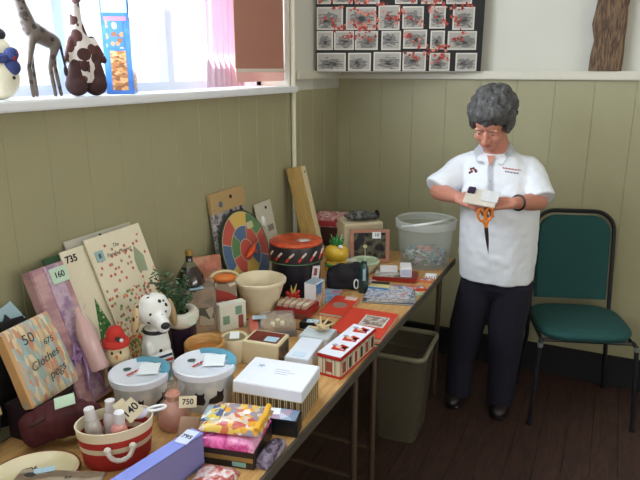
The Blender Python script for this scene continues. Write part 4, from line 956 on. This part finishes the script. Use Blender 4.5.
# striped box with white lid
c3 = thing('striped_box', 'white-lidded box with brown and cream striped sides at the table edge', 'box', (-.785, 1.392, TZ), R(7))
MB().box((0, 0, .034), (.196, .15, .068)).o('box_base', mprint('brown_stripe', [((92, 72, 48), 0), ((206, 190, 146), .55), ((120, 96, 64), .68), ((214, 200, 160), .9)], 56, .5, (1, 1, 1), 'stripe'), c3)
MB().box((0, 0, .082), (.204, .158, .034), bev=.002).o('lid', mat('white_lid_card', (232, 234, 242), .4), c3)
MB().box((0, 0, .0655), (.205, .159, .002)).o('lid_lip', mat('cream_lip', (206, 196, 160), .5), c3)
mb = MB()
for q_ in range(5): a = q_*2*PI/5; mb.box((-.06+.006*math.cos(a), .03+.006*math.sin(a), .0993), (.009, .003, .0008), (0, 0, a))
mb.o('blue_flower_mark', mat('pale_blue_ink', (140, 170, 200), .5), c3)
MB().box((.01, .022, .0993), (.045, .003, .0006)).box((.018, .010, .0993), (.06, .003, .0006)).box((.012, -.002, .0993), (.04, .003, .0006)).o('faint_print', mat('pale_grey_ink', (196, 200, 210), .5), c3)
# santa tin
c4 = thing('biscuit_tin', 'long red and white tin with three red pictures on its lid', 'tin', (-.712, 1.735, TZ), R(-4))
MB().box((0, 0, .030), (.082, .258, .060), bev=.004).o('tin_body', mprint('tin_side_print', [((214, 202, 176), 0), ((120, 60, 50), .42), ((214, 202, 176), .50), ((84, 76, 70), .72), ((206, 190, 160), .8)], 30, .35, (1, 1, 1), 'stripe'), c4)
MB().box((0, 0, .004), (.085, .261, .008), bev=.001).o('red_base_band', red, c4)
MB().box((0, 0, .067), (.088, .264, .012), bev=.003).o('lid', mat('deep_red_enamel', (170, 30, 28), .3), c4)
MB().box((0, 0, .0735), (.081, .257, .0015)).o('lid_panel', mat('lid_white_enamel', (226, 228, 238), .3), c4)
for q_ in (-1, 0, 1):
    mb = MB(); y_ = q_*.078+.01; mb.mi = 0; mb.box((.006, y_-.004, .0747), (.046, .030, .0012), (0, 0, .15)).box((.014, y_+.012, .0747), (.030, .022, .0012), (0, 0, -.3)); mb.mi = 1; mb.ell((.000, y_+.004, .0752), (.011, .009, .0008)); mb.mi = 2; mb.ell((-.018, y_+.014, .0745), (.010, .008, .0008)).box((.018, y_-.008, .0752), (.012, .006, .0006))
    mb.o('lid_picture', [mat('santa_red', (196, 52, 30), .35), mat('pale_pink_print', (222, 180, 160), .4), mat('grey_blue_print', (150, 164, 176), .5)], c4)
for q_ in range(6): MB().box((.0418, -.105+.042*q_, .032), (.001, .016, .036)).o('side_figure', mat('dark_figure_print', (70, 56, 52), .5) if q_ % 2 else mat('red_brown_figure', (150, 70, 52), .5), c4)
MB().box((0, -.1296, .034), (.02, .001, .034), (0, 0, 0)).o('end_picture', mat('red_brown_figure', (150, 70, 52), .5), c4)

# ================================================================== FAR TABLE: BOOKS, CARDS, TRAYS
def book(label, loc, rz, d, m, pages=True, name='book', tilt=None):
    t = thing(name, label, name.replace('_', ' '), loc, rz if tilt is None else (tilt[0], tilt[1], rz))
    MB().box((0, 0, d[2]/2), (d[0]-.004, d[1]-.004, d[2]-.003)).o('pages', mat('page_edges', (206, 196, 176), .7), t)
    mb = MB().box((0, 0, .001), (d[0], d[1], .002)).box((0, 0, d[2]-.001), (d[0], d[1], .002)).box((-d[0]/2+.001, 0, d[2]/2), (.002, d[1], d[2])); mb.o('cover', m, t); return t
orange_red = mat('orange_red_cover', (206, 62, 44), .35)
f1 = book('large orange-red book with a pale square picture, at the table edge beyond the tin', (-.762, 2.025, TZ), R(3), (.195, .25, .016), orange_red)
MB().box((.03, .02, .0166), (.095, .10, .001)).o('cover_frame', mat('grey_line', (206, 206, 200), .5), f1)
MB().box((.03, .02, .0172), (.082, .086, .001)).o('cover_picture', mprint('baby_picture', [(150, 140, 132), (206, 200, 192), (110, 74, 60), (176, 164, 150)], 32, .4, (1, 1, 1), 'noise'), f1)
f2 = book('orange-red album with a grey oval patch lying left of the large orange-red book', (-.918, 2.150, TZ), R(4), (.105, .20, .014), orange_red)
MB().cyl((.0, .0, .0145), .030, .001).o('grey_oval', mat('grey_brown_oval', (150, 120, 108), .5), f2); MB().box((.02, .085, .0145), (.05, .035, .001)).o('white_label', mat('pinkish_white', (222, 196, 190), .5), f2)
f3 = book('light blue magazine lying between the small carton and the orange-red album', (-1.005, 2.250, TZ), R(12), (.07, .15, .010), mprint('light_blue_cover', [(120, 156, 196), (146, 172, 204), (176, 196, 214), (120, 150, 186)], 14, .3, (1, 1, 1), 'noise'), name='magazine')
MB().ell((-.02, -.05, .0105), (.012, .014, .001)).o('dark_spot_print', mat('navy_ink', (34, 36, 70), .5), f3); MB().box((.02, .04, .0105), (.04, .03, .001)).o('pink_print', mat('pink_print', (206, 130, 150), .4), f3)
mg = [('lowest', (-.775, 2.345, TZ), 14, (90, 96, 110)), ('middle', (-.772, 2.350, TZ+.0085), 20, (150, 156, 170)), ('topmost', (-.78, 2.352, TZ+.017), 12, (176, 184, 200))]
for q_, (wd_, loc, a, c) in enumerate(mg):
    f = book(wd_+' of the three grey-blue magazines stacked beyond the orange-red book', loc, R(a), (.21-.01*q_, .15, .008), mprint('magazine_print', [(150, 156, 176), (196, 200, 210), (110, 120, 146), (206, 206, 206), (176, 150, 156)], 22, .25, (1, 1, 1), 'noise') if q_ else mat('dark_magazine', (90, 96, 110), .4), name='magazine'); f['group'] = 'stacked grey-blue magazines'
f4 = carton('dark_cassette', 'small black case under the yellow slip near the green bottle', 'case', (-.86, 2.468, TZ), R(12), (.08, .05, .014), mat('black_card', (26, 26, 28), .4))
f5 = carton('yellow_slip', 'pale yellow booklet with blue edge on the magazines', 'booklet', (-.835, 2.385, TZ+.0255), R(8), (.09, .045, .008), mat('pale_yellow_card', (214, 200, 140), .5))
MB().box((0, -.0228, .004), (.088, .001, .007)).o('blue_edge', mat('blue_print', (64, 122, 176), .4), f5)
sticker(f5, (.02, -.030, -.004), (R(8), 0, 0), None, .05, .02, paper)
random.seed(31)
small = [('purple card of hair clips lying before the red tray', (-.775, 2.478), 10, (150, 110, 140)), ('pale pink packet lying just before the red tray', (-.935, 2.50), -10, (206, 160, 160)), ('red packet lying at the table edge before the red tray', (-.70, 2.50), 35, (196, 56, 40)),
         ('small blue packet behind the black case', (-.985, 2.535), 30, (110, 140, 170)), ('olive packet lying in front of the black pouch', (-1.055, 2.235), 80, (120, 116, 74)), ('orange leaflet at the far table edge in front of the bucket', (-.70, 2.62), 10, (206, 116, 74))]
small += [('silver grey packet between the olive packet and the pineapple jar', (-1.075, 2.435), 15, (150, 150, 156)), ('pale green leaflet at the table edge beside the magazines', (-.695, 2.42), 60, (160, 180, 150)), ('cream packet between the round tin and the light blue magazine', (-1.075, 2.155), 60, (206, 190, 150))]
for lb, (x_, y_), a, c in small:
    n = lb.split()[0]; t = thing('small_packet', lb, 'packet', (x_, y_, TZ), R(a))
    MB().box((0, 0, .004), (.075, .05, .008), bev=.002).o('wrapper', mat('packet_'+n+str(int(c[0])), c, .35), t)
    MB().box((.005, 0, .0085), (.045, .028, .001)).o('printed_panel', mprint('packet_print', [(206, 200, 196), (176, 90, 90), (110, 120, 150), (206, 190, 150)], 60, .35), t)
# red tray with clear cover
f6 = thing('red_tray', 'dark red tray with clear cover holding the white packs', 'tray', (-.835, 2.605, TZ), R(12))
MB().box((0, 0, .010), (.20, .125, .020), bev=.004).o('tray_body', mat('dark_red_tray', (140, 34, 26), .3), f6)
MB().box((-.01, 0, .0205), (.17, .105, .002)).o('grey_inlay', mprint('grey_inlay_print', [(150, 140, 130), (186, 180, 170), (120, 100, 92)], 14, .2, (1, 1, 1), 'noise'), f6)
f7 = carton('white_soap_box', 'tall white box standing on the red tray', 'box', (-.79, 2.615, TZ+.022), R(20), (.05, .09, .042), mat('white_soap_card', (232, 230, 230), .4))
MB().box((0, -.0453, .02), (.045, .001, .03)).o('end_print', mat('lilac_print', (186, 190, 214), .5), f7)
f8 = carton('flat_white_box', 'low white box behind the tall white box on the red tray', 'box', (-.875, 2.625, TZ+.022), R(20), (.08, .045, .022), mat('white_soap_card', (232, 230, 230), .4))
f9 = thing('ticket_book', 'white folded paper strip lying between red tray and bucket', 'paper', (-.69, 2.685, TZ), R(12))
MB().box((0, 0, .006), (.05, .04, .012)).o('paper_stack', paper, f9)
for q_ in range(4): MB().box((-.018+.012*q_, -.0205, .006), (.003, .001, .011)).o('print_line', mat('grey_print', (130, 120, 110), .6), f9)

# ================================================================== FRONT OF THE TABLE
# maroon bag
g1_ = thing('maroon_purse', 'soft maroon fabric bag with pale green tag, left of the striped basket', 'bag', (-1.190, .990, TZ), R(46)); g1_.scale = (.88, .84, 1.35)
mb = MB()
for x_ in range(-3, 4): mb.ell((x_*.026, .0, .042+.012*math.cos(x_*.5)), (.036, .048-.004*abs(x_), .044-.003*abs(x_)))
mb.ell((0, -.005, .07), (.085, .028, .022))
remeshed(mb, 'bag_body', mat('maroon_fabric', (72, 16, 24), .75, noise=.15, nscale=40, bump=.2), g1_, .005, 4, .5, lambda c: .006*NZ.noise(V((c.x*16, c.y*40, c.z*40))))
MB().tube([(-.085+.17*k/12, -.036-.004*math.sin(k*1.1), .062+.012*math.sin(PI*k/12)) for k in range(13)], .004, 6).o('zip_piping', mat('dark_maroon_piping', (48, 10, 18), .6), g1_, True)
sticker(g1_, (.015, -.022, .095), (R(38), R(-6), 0), None, .055, .026, green_sticker, .017)
# oval dish
g2_ = thing('oval_dish', 'shallow cream oval dish with brown rim at the lower left corner', 'dish', (-1.135, .852, TZ), R(40))
MB().lathe([(0, 0), (.055, 0), (.075, .006), (.098, .022), (.101, .022), (.101, .025), (.096, .026), (.074, .011), (.05, .006), (0, .006)], 56, sx=1.0, sy=.78).o('dish', mat('cream_glaze', (226, 212, 172), .2, coat=.4), g2_, True)
MB().tube([(.1*math.cos(2*PI*k/48), .078*math.sin(2*PI*k/48), .0245) for k in range(48)], .0022, 6, True).o('brown_rim', mat('red_brown_glaze', (120, 44, 34), .3), g2_, True)
sticker(g2_, (-.015, .012, .013), (R(-8), 0, R(10)), None, .001, .001, ink)
text('706', .020, ink, g2_, (-.012, .020, .016), (R(12), 0, R(12)), 'number', bold=.0005)
g3_ = thing('wrapped_ruler_set', 'long brown wrapped pack with pale blue tag laid across the oval dish', 'pack', (-1.052, .852, TZ+.029), R(22))
MB().box((0, 0, .004), (.20, .045, .008), (0, 0, 0), .002).o('pack_body', mprint('brown_wrap', [(150, 130, 108), (120, 100, 84), (176, 160, 140)], 9, .3, (1, 3, 1), 'noise'), g3_)
sticker(g3_, (-.045, .018, .009), (0, 0, R(22)), None, .045, .020, bluepaper, .014)
MB().ell((-.07, .0, .009), (.014, .008, .002)).o('dark_oval', mat('dark_grey_print', (50, 50, 54), .5), g3_, True)
text('97', .016, ink, g3_, (.02, -.006, .0085), (0, 0, 0), 'number')
# striped rope-handled basket
g4_ = thing('striped_basket', 'red and cream striped rope-handled basket of toiletries, numbered 140', 'basket', (-1.020, 1.000, TZ), R(47)); g4_.scale = (1.1, 1.1, 1.1)
bsk = mprint('red_cream_stripe', [((176, 44, 36), 0), ((222, 206, 176), .44), ((176, 44, 36), .56), ((226, 212, 184), .72)], 1/.1045, .8, (1, 1, 1), 'hstripe')
MB().lathe([(0, .001), (.066, .001), (.072, .01), (.083, .095), (.084, .099), (.080, .099), (.078, .09), (.067, .012), (0, .010)], 48, sx=1.0, sy=.72).o('basket_body', bsk, g4_, True)
for s in (-1, 1):
    mb = MB(); pts = [(.004+.026*math.cos(a), s*(.0635+.006*math.sin(a)), .064-.026*math.sin(a)) for a in [PI*k/12 for k in range(13)]]
    mb.tube(pts, [.005+.0008*(k % 2) for k in range(13)], 8).ell(pts[0], (.008, .006, .008)).ell(pts[-1], (.008, .006, .008)); mb.o('rope_handle', mat('white_rope', (222, 214, 204), .8), g4_, True)
tagm = mat('cream_tag', (222, 210, 180), .6)
for i_, (x_, y_, m_, lb, h_, rx_, ry_) in enumerate(((-.042, .006, mat('clear_gel', (180, 172, 166), .2, coat=.4), 'grey gel bottle with white cap at the left in the striped basket', .125, 0, -6),
        (-.006, .018, mat('pale_lotion', (206, 196, 196), .25), 'white-capped lotion bottle at the back of the striped basket', .125, -4, 0), (.004, -.022, mat('pink_lotion', (222, 150, 146), .25, coat=.3), 'pink lotion bottle with red label in the striped basket', .122, 5, 3))):
    p = Matrix.Rotation(R(47), 3, 'Z') @ V((x_, y_, .014))
    t = thing('toiletry_bottle', lb, 'bottle', (-1.020+p.x, 1.000+p.y, TZ+.018), (R(rx_), R(ry_), R(47)), 'toiletry bottles in the striped basket')
    MB().lathe([(0, 0), (.017, 0), (.019, .006), (.020, h_*.62), (.016, h_*.76), (.010, h_*.82), (0, h_*.82)], 24).o('bottle', m_, t, True)
    MB().lathe([(.012, h_*.80), (.0135, h_*.82), (.012, h_*1.04), (0, h_*1.05)], 20).o('cap', mat('white_cap', (226, 222, 226), .35), t, True)
    if i_ == 2: MB().box((0, -.0195, h_*.45), (.022, .003, .022)).o('red_label', red, t)
sticker(g4_, (.035, -.015, .122), (R(70), R(-38), R(6)), '140', .040, .042, tagm, .024)
sticker(g4_, (.018, -.008, .128), (R(70), R(-30), R(8)), None, .026, .034, tagm, .012)
sp = thing('bath_scoop', 'small white plastic scoop at the right end of the striped basket', 'scoop', (-.965, 1.063, TZ+.115), (0, R(-4), R(42)))
MB().ell((-.026, 0, -.004), (.024, .018, .012)).o('scoop_bowl', mat('pale_lilac_plastic', (206, 200, 222), .3), sp, True)
mb = MB(); mb.tube([(.018+.022*math.cos(2*PI*k/20), .010*math.sin(2*PI*k/20), 0) for k in range(20)], .0035, 8, True); mb.o('handle', white, sp, True)
# wrapped pinkish gift jar 750
g5_ = thing('wrapped_gift_jar', 'salmon pink jar in clear wrap numbered 750, behind the lavender box', 'jar', (-.985, 1.178, TZ), R(38))
MB().lathe([(0, 0), (.036, 0), (.042, .012), (.040, .05), (.028, .068), (.016, .078), (.020, .095), (.012, .103), (0, .104)], 28).o('jar', mat('salmon_jar', (196, 130, 104), .35), g5_, True)
MB().lathe([(.040, 0), (.046, .03), (.042, .062), (.022, .085), (.034, .115)], 11).o('clear_wrap', mclear('clear_cellophane', (230, 225, 225), .15, .08), g5_, True)
sticker(g5_, (.038, -.028, .082), (R(66), R(6), R(4)), '750', .046, .030, tagm, .020)
g6_ = thing('folded_card', 'pinkish cream folded card beside the jar numbered 750', 'card', (-.918, 1.142, TZ), (R(-14), R(14), R(48)))
MB().box((0, 0, .028), (.048, .003, .056)).box((0, .010, .026), (.048, .002, .054), (R(18), 0, 0)).o('card', mat('pinkish_cream_card', (214, 184, 156), .6), g6_)
# lavender box 795
g7_ = thing('lavender_box', 'long narrow lavender box standing on edge, numbered 795', 'box', (-.852, .905, TZ), R(-9.5))
MB().box((0, 0, .045), (.038, .33, .09), bev=.002).o('box_body', mat('lavender_card', (124, 122, 176), .45), g7_)
MB().box((0, 0, .0905), (.038, .33, .001)).o('top_panel', mat('bright_lavender', (124, 136, 214), .4), g7_)
sticker(g7_, (0, .130, .0918), (0, 0, R(12)), '795', .034, .055, mat('lilac_white_tag', (206, 212, 236), .5), .019)
# stack of sweets
st1 = thing('dark_chocolate_carton', 'dark brown flat box at the bottom of the stack of sweet bags', 'box', (-.775, 1.155, TZ), R(12))
MB().box((0, 0, .024), (.145, .145, .048), bev=.002).o('box_body', mat('dark_choc_card', (44, 36, 34), .35), st1)
MB().box((0, -.0735, .026), (.14, .001, .012)).o('gold_band', mat('dull_gold', (176, 146, 84), .35, .6), st1)
MB().box((.035, -.0737, .012), (.035, .001, .012)).o('green_patch', mat('pale_green_print', (130, 170, 160), .4), st1)
def sweet_bag(label, loc, rz, d, m, grp=None, tilt=(0, 0), seed=0):
    t = thing('sweet_bag', label, 'sweet bag', loc, (tilt[0], tilt[1], rz), grp); n = 14; mb = MB(); r_ = random.Random(seed)
    g = [[None]*(n+1) for _ in range(n+1)]; b_ = [[None]*(n+1) for _ in range(n+1)]
    for i in range(n+1):
        for j in range(n+1):
            u, v = i/n*2-1, j/n*2-1; k = (max(0, 1-u**4)*max(0, 1-v**6))**.5
            x, y = u*d[0]/2, v*d[1]/2*(1-.04*(1-k)); w = d[2]*(.12+.88*k)*(1+.18*NZ.noise(V((u*3, v*3, seed*3.3))))+.0015*NZ.noise(V((u*9, v*9, seed)))
            g[i][j] = mb.bm.verts.new((x, y, max(w, .002))); b_[i][j] = mb.bm.verts.new((x, y, 0))
    for i in range(n):
        for j in range(n): mb.bm.faces.new((g[i][j], g[i+1][j], g[i+1][j+1], g[i][j+1])); mb.bm.faces.new((b_[i][j], b_[i][j+1], b_[i+1][j+1], b_[i+1][j]))
    for i in range(n):
        for a, c in (((i, 0), (i+1, 0)), ((i+1, n), (i, n)), ((0, i+1), (0, i)), ((n, i), (n, i+1))): mb.bm.faces.new((g[a[0]][a[1]], b_[a[0]][a[1]], b_[c[0]][c[1]], g[c[0]][c[1]]))
    mb.o('foil_bag', m, t, 2); return t
pinkfoil = mprint('pink_foil', [(214, 74, 150), (232, 120, 180), (190, 50, 124), (240, 170, 206)], 16, .18, (1, 1, 1), 'noise')
sweet_bag('shiny pink bag of sweets in the middle of the stack', (-.778, 1.150, TZ+.0495), R(12), (.155, .150, .024), pinkfoil, 'bags of sweets on the dark carton', seed=1)
jumble = mprint('orange_sweet_print', [(222, 160, 50), (206, 110, 80), (226, 190, 90), (150, 140, 150), (226, 206, 190), (190, 84, 74), (206, 186, 160)], 62, .2)
o1 = sweet_bag('yellow and orange printed bag of sweets on top of the stack', (-.773, 1.158, TZ+.0800), R(14), (.160, .125, .020), jumble, 'bags of sweets on the dark carton', seed=2)
MB().tube([(.070, -.055+.0135*k, .016+.004*math.sin(k)) for k in range(9)], .008, 8).o('yellow_sealed_edge', mat('yellow_foil', (226, 170, 50), .3), o1, True)
MB().box((-.060, .0, .017), (.05, .07, .002), (0, R(-10), R(4))).o('blue_yellow_label', mprint('label_print', [(150, 170, 190), (226, 200, 80), (70, 90, 130), (226, 226, 214)], 60, .3), o1)
st2 = thing('game_case', 'black case with pale blue printed cover, behind the stack of sweets', 'case', (-.720, 1.279, TZ), R(12))
MB().box((0, 0, .024), (.115, .055, .048), bev=.002).o('case', mat('black_case', (26, 28, 32), .3), st2)
MB().box((0, 0, .0485), (.105, .052, .001)).o('cover_print', mprint('pale_cover_print', [(150, 166, 190), (196, 196, 210), (176, 150, 170), (120, 136, 160)], 34, .2), st2)
sticker(st2, (-.02, .006, .0495), (0, 0, R(8)), None, .045, .03, paper)
st3 = sweet_bag('purple-grey foil bag slumped at the table edge right of the stack', (-.682, 1.185, TZ+.0), R(20), (.11, .036, .032), mprint('purple_foil', [(90, 74, 100), (150, 136, 160), (64, 52, 74), (176, 166, 186)], 22, .15, (1, 1, 1), 'noise'), tilt=(0, R(-4)), seed=5)
st3.location = (-.679, 1.165, TZ+.001); st3.rotation_euler = (0, 0, R(92))
st4 = sweet_bag('red and white crinkled sweet bag in front of the stack', (-.755, 1.028, TZ), R(10), (.10, .085, .02), mprint('red_white_foil', [(196, 50, 40), (226, 220, 216), (176, 60, 46), (206, 190, 190)], 20, .15, (1, 1, 1), 'noise'), seed=7)

# ================================================================== WINDOW SILL
SZ = 1.5697
n1 = thing('snowman_ornament', 'cream snowman ornament with red and blue scarf, cut by the left edge', 'ornament', (-1.50, 1.185, SZ), R(60))
mb = MB(); mb.ell((0, 0, .058), (.052, .048, .058)).ell((0, 0, .128), (.040, .038, .036)); remeshed(mb, 'body', mat('cream_snow', (222, 214, 190), .7), n1, .005, 3)
MB().tube([(.038*math.cos(2*PI*k/20), .036*math.sin(2*PI*k/20), .108) for k in range(20)], .014, 8, True).ell((.030, -.03, .085), (.022, .014, .022)).ell((.032, -.035, .118), (.018, .014, .018)).o('scarf', mspots('red_blue_scarf', (50, 60, 110), [(176, 50, 60), (60, 70, 120)], 60, .5, .7, .9), n1, True)
MB().ell((.03, -.043, .058), (.004, .003, .005)).o('button', ink, n1, True)
MB().ell((0, 0, .168), (.03, .03, .02)).o('hat', mat('dark_hat', (40, 40, 50), .8), n1, True)
n2 = thing('giraffe_figure', 'tall dark wooden giraffe standing on the sill', 'ornament', (-1.505, 1.345, SZ), R(75))
gir = mspots('dark_giraffe', (96, 84, 76), [(48, 38, 34), (58, 46, 40)], 55, .42, .8)
mb = MB(); mb.cap((-.022, 0, .180), (.030, 0, .155), .030, .024).cap((-.035, 0, .19), (-.065, 0, .30), .026, .012).cap((-.065, 0, .30), (-.082, 0, .36), .012, .011).cap((-.082, 0, .365), (-.115, 0, .355), .016, .009)
for s in (-1, 1):
    mb.cap((-.034, s*.013, .165), (-.042+s*.012, s*.014, .085), .013, .0065, 10).cap((-.042+s*.012, s*.014, .085), (-.038+s*.012, s*.014, .006), .0068, .0055, 10)
    mb.cap((.032, s*.013, .15), (.022+s*.014, s*.014, .085), .015, .007, 10).cap((.022+s*.014, s*.014, .085), (.032+s*.016, s*.014, .006), .007, .0055, 10)
    mb.cap((-.082, s*.010, .37), (-.080, s*.012, .39), .004, .004, 8)
remeshed(mb, 'body', gir, n2, .0035, 2)
MB().cap((.052, 0, .155), (.062, 0, .085), .004, .003).ell((.062, 0, .075), (.006, .006, .016)).o('tail', mat('dark_tail', (36, 30, 28), .8), n2, True)
for s in (-1, 1): MB().ell((-.09, s*.018, .378), (.006, .014, .008)).o('ear', gir, n2, True)
n3 = thing('giraffe_toy', 'brown and white patterned giraffe toy sitting with its back to the room', 'soft toy', (-1.485, 1.475, SZ), R(62))
gp = mspots('brown_white_patches', (206, 196, 190), [(74, 40, 36), (84, 48, 42), (64, 34, 32)], 30, .62, .95, .9)
dkb = mat('dark_brown_plush', (62, 38, 36), .95, bump=.4, nscale=100)
mb = MB(); mb.loft([((0, 0, .04), .050, .038), ((0, 0, .08), .050, .038), ((0, 0, .13), .040, .03), ((-.006, 0, .17), .026, .022), ((-.012, 0, .22), .017, .016), ((-.012, 0, .27), .015, .015)]).ell((-.012, -.01, .285), (.02, .03, .018))
for s in (-1, 1): mb.cap((s*.03, 0, .165), (s*.055, -.02, .105), .012, .010)
remeshed(mb, 'body', gp, n3, .004, 3)
for s in (-1, 1): remeshed(MB().ell((s*.028, -.005, .034), (.034, .042, .034)).cap((s*.03, -.01, .05), (s*.026, -.01, .09), .030, .024), 'haunch', dkb, n3, .004, 3)
MB().cap((0, -.042, .05), (0, -.045, .10), .003, .003).o('tail', gp, n3, True)
n4 = thing('tower_game_box', 'tall blue game box with a picture of a wooden block tower', 'game box', (-1.52, 1.672, SZ), R(33))
bxm = mprint('blue_box_print', [(60, 122, 196), (76, 140, 210), (56, 110, 186)], 8, .35, (1, 1, 1), 'noise')
MB().box((0, 0, .15), (.088, .088, .30), bev=.002).o('box_body', bxm, n4)
tower = mprint('wood_blocks', [(206, 150, 96), (176, 116, 70), (222, 172, 120), (140, 90, 56)], 70, .5, (1, 1, 2.2))
for nm, fr_ in (('front', 0), ('side', 1)):
    def Q(x, z, w, h, d_=.0006):
        return ((x, -.0443-d_/2, z), (w, d_, h)) if not fr_ else ((.0443+d_/2, x, z), (d_, w, h))
    for (x, z, w, h, m_, n_, d_) in ((0, .275, .080, .04, mat('pale_blue_print', (170, 200, 226), .4), 'title_panel', .0006), (-.004, .19, .055, .09, mspots('falling_blocks', (70, 130, 200), [(206, 150, 96), (150, 96, 60), (214, 206, 206)], 60, .5, .85), 'blocks_picture', .0006), (.002, .075, .050, .125, tower, 'tower_picture', .0006), (-.0, .237, .07, .012, mat('pink_print', (206, 130, 150), .4), 'pink_band', .001)):
        c_, d2_ = Q(x, z, w, h, d_); MB().box(c_, d2_).o(n_, m_, n4)
    for k in range(5): c_, d2_ = Q(-.028+.014*k, .276, .008, .020 if k % 2 else .016, .0012); MB().box(c_, d2_).o('title_mark', mat('white_print', (226, 226, 220), .5), n4)
